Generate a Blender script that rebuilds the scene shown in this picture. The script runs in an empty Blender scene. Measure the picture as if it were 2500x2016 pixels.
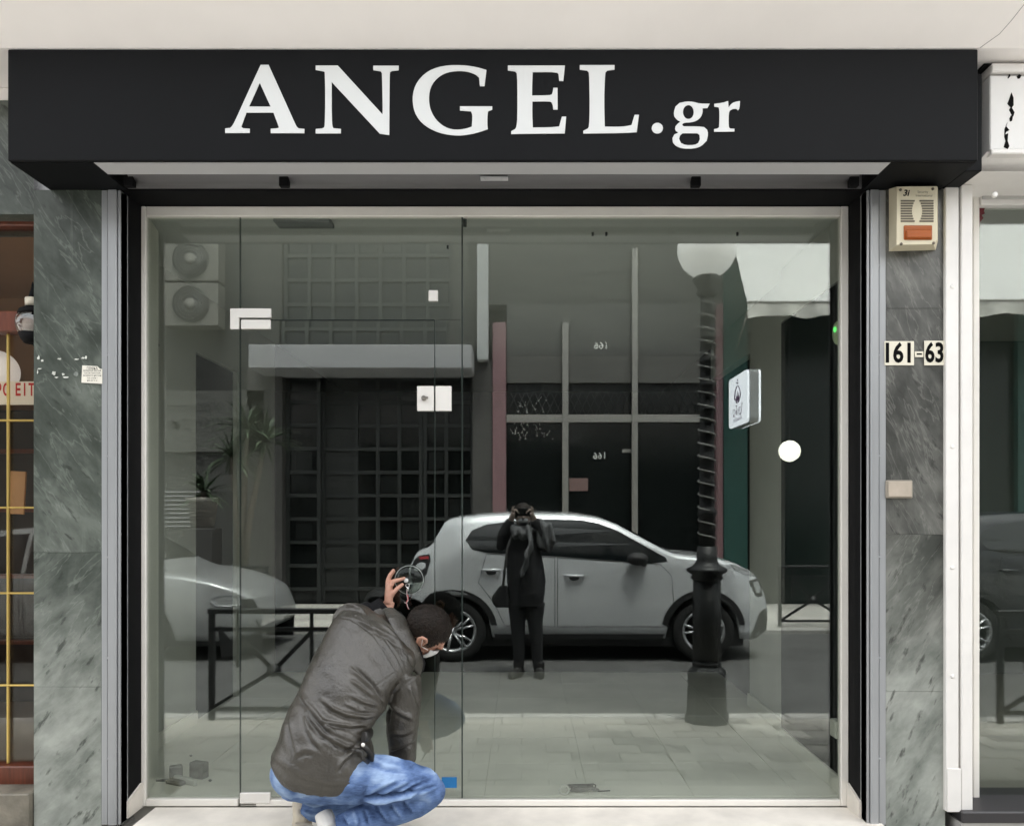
import bpy, bmesh, math, random
import numpy as np
from mathutils import Vector, Matrix, noise as mnoise
from mathutils.geometry import tessellate_polygon
random.seed(7)
SC = bpy.context.scene
COL = SC.collection
R_ = math.radians

# ------------------------------------------------------------------ camera, sky, sun, exposure
F, CX, CY, CD, CZ = 1950.0, 1275.0, 1250.0, 3.78, 1.40     # lens in pixels, optical axis, distance to the glass, eye height
cam_d = bpy.data.cameras.new('camera')
cam = bpy.data.objects.new('camera', cam_d); COL.objects.link(cam)
cam.location = (0, -CD, CZ); cam.rotation_euler = (R_(90), R_(0.0), R_(0.0))
cam_d.sensor_fit = 'HORIZONTAL'; cam_d.sensor_width = 36; cam_d.lens = F/2500*36
cam_d.shift_x = -0.010; cam_d.shift_y = 0.0968
cam_d.clip_start = 0.02; cam_d.clip_end = 300
SC.camera = cam

SUN_EL, SUN_AZ = R_(72), R_(25)             # azimuth clockwise from +Y: veiled sun behind the shops, which stand in open shade
W = bpy.data.worlds.new('World'); SC.world = W; W.use_nodes = True
nt = W.node_tree; nt.nodes.clear()
sky = nt.nodes.new('ShaderNodeTexSky'); sky.sky_type = 'NISHITA'; sky.sun_disc = False
sky.sun_elevation = SUN_EL; sky.sun_rotation = SUN_AZ; sky.air_density = 1.2; sky.dust_density = 4
hs = nt.nodes.new('ShaderNodeHueSaturation'); hs.inputs['Saturation'].default_value = 0.10
bg = nt.nodes.new('ShaderNodeBackground'); bg.inputs[1].default_value = 0.15
wo = nt.nodes.new('ShaderNodeOutputWorld')
nt.links.new(sky.outputs[0], hs.inputs['Color']); nt.links.new(hs.outputs[0], bg.inputs[0]); nt.links.new(bg.outputs[0], wo.inputs[0])
sl = bpy.data.lights.new('sun', 'SUN'); sl.energy = 1.5; sl.angle = R_(14); sl.color = (1, 0.97, 0.92)
so = bpy.data.objects.new('sun', sl); COL.objects.link(so)
sd = Vector((math.sin(SUN_AZ)*math.cos(SUN_EL), math.cos(SUN_AZ)*math.cos(SUN_EL), math.sin(SUN_EL)))
so.rotation_euler = sd.to_track_quat('Z', 'Y').to_euler(); so.location = sd*30
vs = SC.view_settings
SC.display_settings.display_device = 'sRGB'
vs.view_transform = 'Standard'; vs.look = 'None'; vs.gamma = 1.0; vs.use_curve_mapping = False
vs.exposure = 2.5
cy = SC.cycles
cy.max_bounces = 8; cy.diffuse_bounces = 5; cy.glossy_bounces = 4; cy.transmission_bounces = 6; cy.transparent_max_bounces = 24
cy.caustics_reflective = False; cy.caustics_refractive = False; cy.use_denoising = True
cy.sample_clamp_indirect = 8

# ------------------------------------------------------------------ helpers
ORG = {}
def A(px, py, y):
    """photo pixel -> world point at depth y (glass plane y=0, street at negative y)"""
    k = (y+CD)/F
    return Vector(((px-CX)*k, y, CZ+(CY-py)*k))
def RF(px, py, Y):
    """pixel of a thing mirrored in the glass -> where that thing stands, Y metres out in the street"""
    k = (Y+CD)/F
    return Vector(((px-CX)*k, -Y, CZ+(CY-py)*k))
DS = 1.16117
def RD(dx, dy, Y): return RF(dx*DS, dy*DS, Y)

class MB:
    def __init__(s): s.v = []; s.f = []; s.sm = []
    def add(s, vs, fs, smooth=False):
        b = len(s.v); s.v += [tuple(v) for v in vs]
        for f in fs: s.f.append(tuple(b+i for i in f)); s.sm.append(smooth)
        return s
    def box(s, x0, x1, y0, y1, z0, z1, bev=0.0, rot=None, pivot=None):
        if x1 < x0: x0, x1 = x1, x0
        if y1 < y0: y0, y1 = y1, y0
        if z1 < z0: z0, z1 = z1, z0
        bev = min(bev, (x1-x0)*.45, (y1-y0)*.45, (z1-z0)*.45)
        if bev <= 0:
            vs = [Vector((x, y, z)) for z in (z0, z1) for y in (y0, y1) for x in (x0, x1)]
            fs = [(0,2,3,1),(4,5,7,6),(0,1,5,4),(2,6,7,3),(0,4,6,2),(1,3,7,5)]
        else:
            bm = bmesh.new(); bmesh.ops.create_cube(bm, size=1)
            for v in bm.verts:
                v.co = Vector(((x0+x1)/2+v.co.x*(x1-x0), (y0+y1)/2+v.co.y*(y1-y0), (z0+z1)/2+v.co.z*(z1-z0)))
            bmesh.ops.bevel(bm, geom=bm.edges[:], offset=bev, segments=1, affect='EDGES', clamp_overlap=True)
            bm.verts.index_update()
            vs = [v.co.copy() for v in bm.verts]; fs = [tuple(v.index for v in f.verts) for f in bm.faces]; bm.free()
        if rot is not None:
            p = Vector(pivot) if pivot is not None else Vector(((x0+x1)/2, (y0+y1)/2, (z0+z1)/2))
            vs = [p+rot@(v-p) for v in vs]
        return s.add(vs, fs)
    def quad(s, *p): return s.add(p, [tuple(range(len(p)))])
    def loft(s, rings, cap=True, smooth=True, closed=True):
        n = len(rings[0]); vs = [p for r in rings for p in r]; fs = []
        for i in range(len(rings)-1):
            for j in range(n if closed else n-1):
                k = (j+1) % n
                fs.append((i*n+j, i*n+k, (i+1)*n+k, (i+1)*n+j))
        b = len(s.v); s.add(vs, fs, smooth)
        if cap:
            s.f.append(tuple(b+j for j in reversed(range(n)))); s.sm.append(False)
            q = b+(len(rings)-1)*n
            s.f.append(tuple(q+j for j in range(n))); s.sm.append(False)
        return s
    def tube(s, pts, rad, n=10, smooth=True, cap=True, flat=None):
        pts = [Vector(p) for p in pts]; m = len(pts)
        if not hasattr(rad, '__len__'): rad = [rad]*m
        rings = []; ref = None
        for i in range(m):
            t = (pts[min(i+1, m-1)]-pts[max(i-1, 0)]).normalized()
            if ref is None:
                ref = Vector((0, 0, 1)) if abs(t.z) < .9 else Vector((0, 1, 0))
            u = (ref-t*ref.dot(t)).normalized(); w = t.cross(u); ref = u
            rr = rad[i]; ra, rb = (rr if hasattr(rr, '__len__') else (rr, rr))
            rings.append([pts[i]+u*(math.cos(2*math.pi*k/n)*ra)+w*(math.sin(2*math.pi*k/n)*rb) for k in range(n)])
        return s.loft(rings, cap, smooth)
    def lathe(s, prof, c=(0, 0, 0), n=24, axis='z', smooth=True, cap=True):
        c = Vector(c); rings = []
        for r, h in prof:
            ring = []
            for k in range(n):
                a = 2*math.pi*k/n; p, q = r*math.cos(a), r*math.sin(a)
                ring.append(c+(Vector((p, q, h)) if axis == 'z' else Vector((p, h, q)) if axis == 'y' else Vector((h, p, q))))
            rings.append(ring)
        return s.loft(rings, cap, smooth)
    def ball(s, c, r, nu=20, nv=12, rot=None):
        c = Vector(c); rr = r if hasattr(r, '__len__') else (r, r, r); rings = []
        for i in range(nv+1):
            th = math.pi*(i/nv); th = min(max(th, .03), math.pi-.03)
            ring = []
            for k in range(nu):
                a = 2*math.pi*k/nu
                p = Vector((rr[0]*math.sin(th)*math.cos(a), rr[1]*math.sin(th)*math.sin(a), -rr[2]*math.cos(th)))
                ring.append(c+(rot@p if rot is not None else p))
            rings.append(ring)
        return s.loft(rings, True, True)
    def prism(s, polys, fn, th):
        """polys: outline and holes in 2-D; fn(u, v, d) -> 3-D point, d from 0 (front) to th (back)"""
        tess = tessellate_polygon([[Vector((p[0], p[1], 0)) for p in pl] for pl in polys])
        flat = [p for pl in polys for p in pl]; n = len(flat)
        vs = [fn(p[0], p[1], 0) for p in flat]+[fn(p[0], p[1], th) for p in flat]
        fs = [tuple(t) for t in tess]+[tuple(n+i for i in reversed(t)) for t in tess]
        b = 0
        for pl in polys:
            m = len(pl)
            for i in range(m): fs.append((b+i, b+(i+1) % m, n+b+(i+1) % m, n+b+i))
            b += m
        return s.add(vs, fs)

def mesh_of(mb, name):
    me = bpy.data.meshes.new(name); me.from_pydata(mb.v, [], mb.f)
    me.polygons.foreach_set('use_smooth', mb.sm); me.update()
    bm = bmesh.new(); bm.from_mesh(me); bmesh.ops.recalc_face_normals(bm, faces=bm.faces[:]); bm.to_mesh(me); bm.free()
    return me
def setp(o, label=None, cat=None, group=None, kind=None):
    if label: o['label'] = label
    if cat: o['category'] = cat
    if group: o['group'] = group
    if kind: o['kind'] = kind
    return o
def obj(name, mb, mat, parent=None, label=None, cat=None, group=None, kind=None):
    me = mesh_of(mb, name) if isinstance(mb, MB) else mb
    return link_mesh(name, me, mat, parent, label, cat, group, kind)
def link_mesh(name, me, mat, parent=None, label=None, cat=None, group=None, kind=None):
    o = bpy.data.objects.new(name, me); COL.objects.link(o)
    if mat is not None: me.materials.clear(); me.materials.append(mat)
    if parent is not None:
        org = ORG[parent.name]; o.parent = parent
    else:
        co = np.empty(len(me.vertices)*3); me.vertices.foreach_get('co', co); co = co.reshape(-1, 3)
        lo, hi = co.min(0), co.max(0)
        org = Vector(((lo[0]+hi[0])/2, (lo[1]+hi[1])/2, lo[2])); o.location = org
    me.transform(Matrix.Translation(-org)); ORG[o.name] = org
    return setp(o, label, cat, group, kind)
def thing(name, loc, label, cat, group=None, kind=None):
    o = bpy.data.objects.new(name, None); COL.objects.link(o); o.location = loc
    o.empty_display_size = .1; ORG[o.name] = Vector(loc)
    return setp(o, label, cat, group, kind)
def dup(root, loc, label=None):
    def cp(o, par):
        c = o.copy(); COL.objects.link(c)
        if par is not None: c.parent = par
        for ch in list(o.children): cp(ch, c)
        return c
    r = cp(root, None); r.location = loc; ORG[r.name] = Vector(loc)
    if label: r['label'] = label
    return r
def text_mb(txt, size, fn, bold=0.0, sx=1.0, depth=0.0, font_res=3):
    """built-in lettering as a mesh; fn(u, v) -> 3-D"""
    c = bpy.data.curves.new('t', 'FONT'); c.body = txt; c.size = size; c.offset = bold; c.align_x = 'CENTER'; c.align_y = 'CENTER'
    c.resolution_u = font_res
    o = bpy.data.objects.new('t', c); COL.objects.link(o)
    dg = bpy.context.evaluated_depsgraph_get(); me = bpy.data.meshes.new_from_object(o.evaluated_get(dg))
    mb = MB(); mb.add([fn(v.co.x*sx, v.co.y) for v in me.vertices], [tuple(p.vertices) for p in me.polygons])
    bpy.data.objects.remove(o); bpy.data.curves.remove(c); bpy.data.meshes.remove(me)
    return mb
def remesh(mb, voxel, smooth=4, name='m'):
    me = mesh_of(mb, name); o = bpy.data.objects.new('tmp', me); COL.objects.link(o)
    m = o.modifiers.new('r', 'REMESH'); m.mode = 'VOXEL'; m.voxel_size = voxel; m.use_smooth_shade = True
    if smooth:
        q = o.modifiers.new('s', 'SMOOTH'); q.iterations = smooth; q.factor = .5
    dg = bpy.context.evaluated_depsgraph_get(); out = bpy.data.meshes.new_from_object(o.evaluated_get(dg))
    bpy.data.objects.remove(o); bpy.data.meshes.remove(me); out.name = name
    out.polygons.foreach_set('use_smooth', [True]*len(out.polygons))
    return out
def verts_np(me):
    co = np.empty(len(me.vertices)*3); me.vertices.foreach_get('co', co); co = co.reshape(-1, 3)
    no = np.empty(len(me.vertices)*3); me.vertex_normals.foreach_get('vector', no); no = no.reshape(-1, 3)
    return co, no
def proj_np(co):
    k = F/(co[:, 1]+CD)
    return np.stack([CX+co[:, 0]*k, CY-(co[:, 2]-CZ)*k], 1)
def poly_dist(p, line):
    """signed distance of points p to a polyline, and how far along (0..1)"""
    best = np.full(len(p), 1e9); sgn = np.ones(len(p)); along = np.zeros(len(p)); m = len(line)-1
    for i in range(m):
        a = np.array(line[i], float); b = np.array(line[i+1], float); d = b-a; L = (d@d)**.5; d = d/L
        q = p-a; t = np.clip(q@d, 0, L); r = q-t[:, None]*d; dist = np.sqrt((r*r).sum(1))
        w = dist < best; best[w] = dist[w]; sgn[w] = np.sign((d[0]*q[:, 1]-d[1]*q[:, 0])[w]); along[w] = (i+t[w]/L)/m
    return best, sgn, along

# ------------------------------------------------------------------ materials
MATS = {}
def mat(name, col, rough=.5, metal=0.0, var=0.0, vscale=8.0, bump=0.0, bscale=60.0, spec=.5, stretch=None, col2=None, detail=4,
        sheen=0.0, coat=0.0, alpha=1.0, rvar=0.0, emit=None, estr=0.0, contrast=None):
    if name in MATS: return MATS[name]
    m = bpy.data.materials.new(name); m.use_nodes = True; n = m.node_tree.nodes; l = m.node_tree.links
    b = n['Principled BSDF']
    c = (*col, 1)
    b.inputs['Base Color'].default_value = c; b.inputs['Roughness'].default_value = rough; b.inputs['Metallic'].default_value = metal
    b.inputs['Specular IOR Level'].default_value = spec
    if sheen: b.inputs['Sheen Weight'].default_value = sheen
    if coat: b.inputs['Coat Weight'].default_value = coat; b.inputs['Coat Roughness'].default_value = .08
    if emit: b.inputs['Emission Color'].default_value = (*emit, 1); b.inputs['Emission Strength'].default_value = estr
    geo = n.new('ShaderNodeNewGeometry'); mp = n.new('ShaderNodeMapping')
    l.new(geo.outputs['Position'], mp.inputs['Vector'])
    if stretch: mp.inputs['Scale'].default_value = stretch
    if var or col2:
        t = n.new('ShaderNodeTexNoise'); t.inputs['Scale'].default_value = vscale; t.inputs['Detail'].default_value = detail; t.inputs['Roughness'].default_value = .6
        l.new(mp.outputs[0], t.inputs['Vector'])
        r = n.new('ShaderNodeValToRGB'); l.new(t.outputs['Fac'], r.inputs[0])
        lo, hi = contrast or (.3, .7)
        r.color_ramp.elements[0].position = lo; r.color_ramp.elements[1].position = hi
        if col2: r.color_ramp.elements[0].color = c; r.color_ramp.elements[1].color = (*col2, 1)
        else:
            r.color_ramp.elements[0].color = (*[x*(1-var) for x in col], 1); r.color_ramp.elements[1].color = (*[min(1, x*(1+var)) for x in col], 1)
        l.new(r.outputs[0], b.inputs['Base Color'])
        if rvar:
            mr = n.new('ShaderNodeMapRange'); l.new(t.outputs['Fac'], mr.inputs[0]); mr.inputs[1].default_value = .3; mr.inputs[2].default_value = .7
            mr.inputs[3].default_value = max(0, rough-rvar); mr.inputs[4].default_value = min(1, rough+rvar); l.new(mr.outputs[0], b.inputs['Roughness'])
    if bump:
        t2 = n.new('ShaderNodeTexNoise'); t2.inputs['Scale'].default_value = bscale; t2.inputs['Detail'].default_value = 5
        l.new(mp.outputs[0], t2.inputs['Vector'])
        bu = n.new('ShaderNodeBump'); bu.inputs['Strength'].default_value = bump; bu.inputs['Distance'].default_value = .01
        l.new(t2.outputs['Fac'], bu.inputs['Height']); l.new(bu.outputs[0], b.inputs['Normal'])
    MATS[name] = m; return m

def glass_mat(name, tint, ior, rough=0.0):
    m = bpy.data.materials.new(name); m.use_nodes = True; n = m.node_tree.nodes; l = m.node_tree.links; n.clear()
    o = n.new('ShaderNodeOutputMaterial'); mx = n.new('ShaderNodeMixShader'); tr = n.new('ShaderNodeBsdfTransparent'); gl = n.new('ShaderNodeBsdfGlossy')
    fr = n.new('ShaderNodeFresnel'); fr.inputs['IOR'].default_value = ior
    tr.inputs[0].default_value = (*tint, 1); gl.inputs['Roughness'].default_value = rough; gl.inputs[0].default_value = (.95, 1, .98, 1)
    # the Fresnel node inverts on back faces; feed it the reciprocal there so both faces of the pane mirror alike
    g = n.new('ShaderNodeNewGeometry'); mxv = n.new('ShaderNodeMix'); mxv.inputs[2].default_value = ior; mxv.inputs[3].default_value = 1/ior*1.0
    l.new(g.outputs['Backfacing'], mxv.inputs[0])
    l.new(mxv.outputs[0], fr.inputs['IOR'])
    l.new(fr.outputs[0], mx.inputs[0]); l.new(tr.outputs[0], mx.inputs[1]); l.new(gl.outputs[0], mx.inputs[2]); l.new(mx.outputs[0], o.inputs[0])
    MATS[name] = m; return m

def marble_mat(name, c_dark, c_mid, c_lite, seed=0.0, ang=40, pale=None):
    """streaky green stone: several layers of noise drawn out along the bedding, dark flecks, pale hairlines, vertical scuffs"""
    m = bpy.data.materials.new(name); m.use_nodes = True; n = m.node_tree.nodes; l = m.node_tree.links
    b = n['Principled BSDF']; b.inputs['Roughness'].default_value = .34
    geo = n.new('ShaderNodeNewGeometry')
    def mapping(ang_, sc, src=None):
        r = n.new('ShaderNodeMapping'); r.inputs['Rotation'].default_value = (0, R_(ang_), 0); r.inputs['Location'].default_value = (seed, seed*.7, seed*.3)
        l.new(src or geo.outputs['Position'], r.inputs[0])
        p = n.new('ShaderNodeMapping'); p.inputs['Scale'].default_value = sc; l.new(r.outputs[0], p.inputs[0]); return p
    def noise(vec, scale, det, rough, dist=0.0):
        t = n.new('ShaderNodeTexNoise'); t.inputs['Scale'].default_value = scale; t.inputs['Detail'].default_value = det
        t.inputs['Roughness'].default_value = rough; t.inputs['Distortion'].default_value = dist; l.new(vec.outputs[0], t.inputs['Vector']); return t
    def ramp(src, stops):
        r = n.new('ShaderNodeValToRGB'); l.new(src.outputs[0], r.inputs[0]); e = r.color_ramp.elements
        while len(e) < len(stops): e.new(.5)
        for q, (p, c) in zip(e, stops): q.position = p; q.color = (*c, 1)
        return r
    def mixc(a, bcol, fac):
        x = n.new('ShaderNodeMix'); x.data_type = 'RGBA'; l.new(fac.outputs[0], x.inputs[0]); l.new(a, x.inputs[6]); x.inputs[7].default_value = (*bcol, 1); return x.outputs[2]
    W0 = (0, 0, 0)
    g = lambda v: (v, v, v)
    st1, st2 = mapping(ang, (6.5, 6.5, 2.6)), mapping(ang-14, (25, 25, 13))
    # the bedding bends slowly, so bend the coordinates with a broad noise
    cloud = noise(mapping(ang, (1, 1, 1)), 3.0, 3, .5, .4)
    coarse, fine = noise(st1, 1.0, 8, .62, .35), noise(st2, 1.0, 6, .6, .2)
    ad = n.new('ShaderNodeMath'); ad.operation = 'MULTIPLY_ADD'; l.new(fine.outputs[0], ad.inputs[0]); ad.inputs[1].default_value = .42; l.new(coarse.outputs[0], ad.inputs[2])
    ad2 = n.new('ShaderNodeMath'); ad2.operation = 'MULTIPLY_ADD'; l.new(cloud.outputs[0], ad2.inputs[0]); ad2.inputs[1].default_value = .8; l.new(ad.outputs[0], ad2.inputs[2])
    sc = n.new('ShaderNodeMath'); sc.operation = 'MULTIPLY'; l.new(ad2.outputs[0], sc.inputs[0]); sc.inputs[1].default_value = 1/2.22
    col = ramp(sc, [(.41, c_dark), (.50, c_mid), (.60, c_lite)]).outputs[0]
    if pale:                                     # canopy shade painted in: stone darker up high, paler in clouds near the pavement
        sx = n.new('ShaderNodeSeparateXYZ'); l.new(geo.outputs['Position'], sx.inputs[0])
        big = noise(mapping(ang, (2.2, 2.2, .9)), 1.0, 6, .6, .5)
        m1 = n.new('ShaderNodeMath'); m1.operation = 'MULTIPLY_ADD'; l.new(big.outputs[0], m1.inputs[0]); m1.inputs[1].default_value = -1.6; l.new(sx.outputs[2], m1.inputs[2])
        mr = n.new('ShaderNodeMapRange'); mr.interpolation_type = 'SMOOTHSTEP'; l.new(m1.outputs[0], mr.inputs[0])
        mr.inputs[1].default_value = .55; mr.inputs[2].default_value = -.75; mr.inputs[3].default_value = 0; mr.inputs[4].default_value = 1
        lit_low = ramp(sc, [(.40, pale[0]), (.50, pale[1]), (.60, pale[2])])
        x = n.new('ShaderNodeMix'); x.data_type = 'RGBA'; l.new(mr.outputs[0], x.inputs[0]); l.new(col, x.inputs[6]); l.new(lit_low.outputs[0], x.inputs[7]); col = x.outputs[2]
    flecks = ramp(noise(mapping(ang+8, (34, 34, 11)), 1.0, 4, .55), [(.60, W0), (.70, g(.75))])
    col = mixc(col, [c*.55 for c in c_dark], flecks)
    hair = ramp(noise(mapping(ang-4, (16, 16, 3.0)), 1.0, 4, .55, .3), [(.48, W0), (.5, g(.26)), (.52, W0)])
    col = mixc(col, [min(1, c*2.1) for c in c_lite], hair)
    drip = ramp(noise(mapping(0, (30, 30, 1.3)), 1.0, 5, .6, .1), [(.60, W0), (.76, g(.34))])
    col = mixc(col, [min(1, c*1.3) for c in c_lite], drip)
    l.new(col, b.inputs['Base Color'])
    bu = n.new('ShaderNodeBump'); bu.inputs['Strength'].default_value = .08; bu.inputs['Distance'].default_value = .004
    l.new(fine.outputs[0], bu.inputs['Height']); l.new(bu.outputs[0], b.inputs['Normal'])
    MATS[name] = m; return m

M_soffit = mat('soffit_paint', (.92, .88, .85), .8, var=.055, vscale=1.1, bump=.08, bscale=10)
M_black = mat('black_paint', (.0038, .0042, .005), .6, spec=.14, var=.15, vscale=3, bump=.02, bscale=30)
M_blackmatt = mat('black_matt', (.005, .005, .0055), .7, var=.2, vscale=9, spec=.12)
M_letter = mat('letter_vinyl', (.66, .67, .66), .45)
M_whitealu = mat('white_aluminium', (.84, .81, .75), .4, var=.05, vscale=3)
M_whitepaint = mat('white_paint', (.78, .76, .73), .5, var=.05, vscale=4, bump=.04, bscale=40)
M_rail = mat('guide_aluminium', (.33, .34, .35), .38, metal=.25, var=.07, vscale=3, stretch=(6, 6, .5))
M_railbr = mat('shutter_lip', (.55, .55, .56), .45)
M_sill = mat('marble_sill', (.84, .79, .71), .4, var=.12, vscale=5, bump=.03)
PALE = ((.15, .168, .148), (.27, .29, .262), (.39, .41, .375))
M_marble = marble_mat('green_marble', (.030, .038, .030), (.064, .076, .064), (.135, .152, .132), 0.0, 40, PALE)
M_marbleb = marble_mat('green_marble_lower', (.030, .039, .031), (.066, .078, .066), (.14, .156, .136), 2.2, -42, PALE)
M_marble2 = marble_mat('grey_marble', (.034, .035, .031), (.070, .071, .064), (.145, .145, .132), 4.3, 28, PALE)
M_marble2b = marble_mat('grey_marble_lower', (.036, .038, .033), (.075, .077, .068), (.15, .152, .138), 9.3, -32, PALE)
M_glass = glass_mat('shop_glass', (.88, .90, .875), 1.76)
M_seam = mat('glass_edge', (.01, .02, .016), .3)
M_steel = mat('brushed_steel', (.78, .76, .72), .42, metal=.15)
M_tapeblue = mat('blue_tape', (.01, .16, .42), .6)
M_cream = mat('cream_plastic', (.66, .60, .44), .45, var=.05, vscale=6)
M_paper = mat('paper', (.78, .75, .66), .8)
M_ink = mat('black_ink', (.006, .006, .006), .8, spec=.05)
M_amber = mat('amber_lens', (.36, .085, .010), .35, spec=.3)
M_grill = mat('grille_grey', (.14, .12, .09), .7)

# ------------------------------------------------------------------ the setting: ground, kerbs, road
M_asphalt = mat('asphalt', (.095, .095, .093), .85, var=.25, vscale=2.2, bump=.5, bscale=220)
M_pave = mat('pavement_concrete', (.48, .465, .43), .8, var=.18, vscale=2.0, bump=.25, bscale=60)
M_paver = mat('paver_stone', (.45, .43, .385), .75, var=.14, vscale=2.6, bump=.3, bscale=50)
M_kerb = mat('kerb_stone', (.42, .41, .39), .75, var=.15, vscale=5, bump=.2, bscale=50)
GZ, RZ, STEP = -.05, -.20, .012 
def gz_at(y): return GZ-.048*max(0, -y-.25)      # the pavement falls gently to the kerb
KY = -2.18
GK = gz_at(KY)
#           # pavement, road, shop step
obj('ground', MB().quad((-60, -60, -.42), (60, -60, -.42), (60, 60, -.42), (-60, 60, -.42)), M_pave, kind='structure')
obj('road', MB().box(-40, 40, -6.70, KY-.15, -.40, RZ), M_asphalt, kind='structure')
pav = obj('pavement', MB().add([(x, y, z) for x in (-40, 40) for y, z in ((KY, -.4), (KY, GK-.018), (-.25, GZ-.018), (1.2, GZ-.018), (1.2, -.4))], [(0,1,2,3,4), (5,6,7,8,9), (0,1,6,5), (1,2,7,6), (2,3,8,7), (3,4,9,8), (4,0,5,9)]), M_pave, kind='structure')
obj('far_pavement', MB().box(-40, 40, -9.55, -6.85, -.4, GK+.01), M_pave, kind='structure')
for y0, y1 in ((KY-.15, KY), (-6.85, -6.70)):
    kb = MB()
    for i in range(-14, 14): kb.box(i*1.0+.004, i*1.0+.996, y0, y1, -.39, GK+.004, .012)
    obj('kerb', kb, M_kerb, kind='structure')
# the paving stones one sees mirrored in the window, one object each
pm = [mesh_of(MB().box(-.149, .149, -.099, .099, -.03, 0, .004), 'paver'), mesh_of(MB().box(-.148, .148, -.098, .098, -.034, 0, .009), 'paver')]
M_pv = [M_paver, mat('paver_stone_pale', (.53, .51, .46), .75, var=.15, vscale=3, bump=.3, bscale=50), mat('paver_stone_dark', (.34, .325, .295), .8, var=.25, vscale=3, bump=.3, bscale=50)]
pmv = [m.copy() for m in pm for _ in range(3)]
for i, m in enumerate(pmv): m.materials.clear(); m.materials.append(M_pv[i % 3])
rest = MB()
for r in range(10):
    yc = KY+.101+r*.2
    for c in range(-20, 24):
        xc = c*.3+(.15 if r % 2 else 0)
        if -2.3 < xc < 3.5 and yc < -.3:
            o = bpy.data.objects.new('paver', random.choice(pmv if xc > .6+random.uniform(-.6, .6) else [pmv[0], pmv[0], pmv[0], pmv[3]])); COL.objects.link(o); o.parent = pav
            o.location = Vector((xc, yc, gz_at(yc)+random.uniform(-.003, .003)))-ORG[pav.name]; ORG[o.name] = Vector((xc, yc, GZ))
            o.rotation_euler = (.048+random.uniform(-.008, .008), random.uniform(-.008, .008), random.uniform(-.01, .01))
        elif yc < -.26: rest.box(xc-.148, xc+.148, yc-.098, yc+.098, gz_at(yc)-.035, gz_at(yc)+random.uniform(-.004, .003), .006)
obj('outer_paving', rest, M_paver, pav, kind='stuff')

# ------------------------------------------------------------------ balcony slab over the shopfronts
obj('balcony_slab', MB().add([(x, y, z) for x in (-9, 9) for y, z in ((-.50, 3.304), (-.80, 3.469), (-.80, 3.56), (.6, 3.56), (.6, 3.304))], [(0,1,2,3,4), (5,6,7,8,9), (0,1,6,5), (1,2,7,6), (2,3,8,7), (3,4,9,8), (4,0,5,9)]), M_soffit, label='pale plastered balcony underside stretching over the black shop sign', cat='balcony')
def on_soffit(px, py):
    a, b = (CY-py)/F, .55
    y = (3.304-b*.5-CZ-a*CD)/(a+b); return A(px, py, y)+Vector((0, 0, .001))
obj('plaster_crack', MB().tube([on_soffit(2392, 118), on_soffit(2440, 84), on_soffit(2470, 50), on_soffit(2500, 12)], .0022, 6), mat('crack_grey', (.42, .40, .38), .9), bpy.data.objects['balcony_slab'])
'''[A(2392, 150, -.45), A(2440, 104, -.60), A(2500, 35, -.88)], .0035, n=6)
cr.v = [(x, y, min(z, 3.3035) if z < 3.3 else 3.3035) for x, y, z in cr.v]
'''
# house front above and around the shops
hf = thing('shop_building', (0, .3, -.05), 'pale plastered building front that carries the three shopfronts', 'building')
obj('upper_wall', MB().box(-9, 9, .0, .6, 3.565, 5.6), M_soffit, hf)
lint = A(0, 245, -.2)
obj('plaster_band', MB().box(-5, -2.19, -.2, .1, lint.z, 3.30), M_soffit, hf)
obj('stone_lintel', MB().box(-5, -2.19, -.2, .1, A(0, 523, -.2).z, lint.z-.002), M_marble, hf)
obj('plinth', MB().box(-5, -2.19, -.24, .1, -.06, A(0, 1930, -.2).z, .006), mat('plinth_stone', (.16, .145, .115), .6, var=.5, vscale=6, bump=.4, bscale=30), hf)

# ------------------------------------------------------------------ ANGEL.gr sign box
SX0, SX1, SY, SZ0, SZ1 = -2.114, 1.872, -.50, 2.842, 3.300
UX0, UX1 = -1.771, 1.522                    # aperture of the shutter slot
sg = thing('shop_sign', (0, -.35, SZ0), 'black fascia box with large white serif name over the middle shop', 'sign')
def underside(mb, x0, x1, y0, y1, z): mb.box(x0, x1, y0, y1, z, z+.012)
sb = MB()
sb.box(SX0, SX1, SY, SY+.02, SZ0, SZ1, .004)                       # face
sb.box(SX0, SX0+.02, SY+.021, -.02, SZ0, SZ1)                      # ends
sb.box(SX1-.02, SX1, SY+.021, -.02, SZ0, SZ1)
underside(sb, SX0+.021, UX0-.002, SY+.021, -.20, SZ0)
underside(sb, UX1+.002, SX1-.021, SY+.021, -.20, SZ0)
obj('sign_box', sb, M_black, sg)
bk = MB(); bk.box(SX1+.003, SX1+.075, SY+.10, -.21, SZ0+.0, SZ1-.045, .004)
obj('shutter_housing', bk, M_black, sg)
obj('shutter_slot', MB().box(UX0, UX1, SY+.022, -.365, SZ0+.001, SZ0+.013), M_railbr, sg)
def letter_fn(ox, oy):
    k = (SY+CD)/F
    return lambda u, v, d: Vector(((ox+u/4.6804-CX)*k, SY-.0045+d, CZ+(CY-(oy+v/4.6804))*k))
def ell(cx, cy, rx, ry, n=28): return [(cx+rx*math.cos(2*math.pi*i/n), cy+ry*math.sin(2*math.pi*i/n)) for i in range(n)]
def smooth_poly(p, keep=28):
    """round the gentle corners of a hand-set outline, keep the sharp ones"""
    out = []; n = len(p)
    for i in range(n):
        a, b, c = Vector(p[i-1]), Vector(p[i]), Vector(p[(i+1) % n])
        ang = math.degrees((b-a).angle(c-b)) if (b-a).length > 0 and (c-b).length > 0 else 0
        if ang > keep: out.append(tuple(b)); continue
        out.append(tuple(b+(a-b)*.25)); out.append(tuple(b+(c-b)*.25))
    return out
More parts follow.
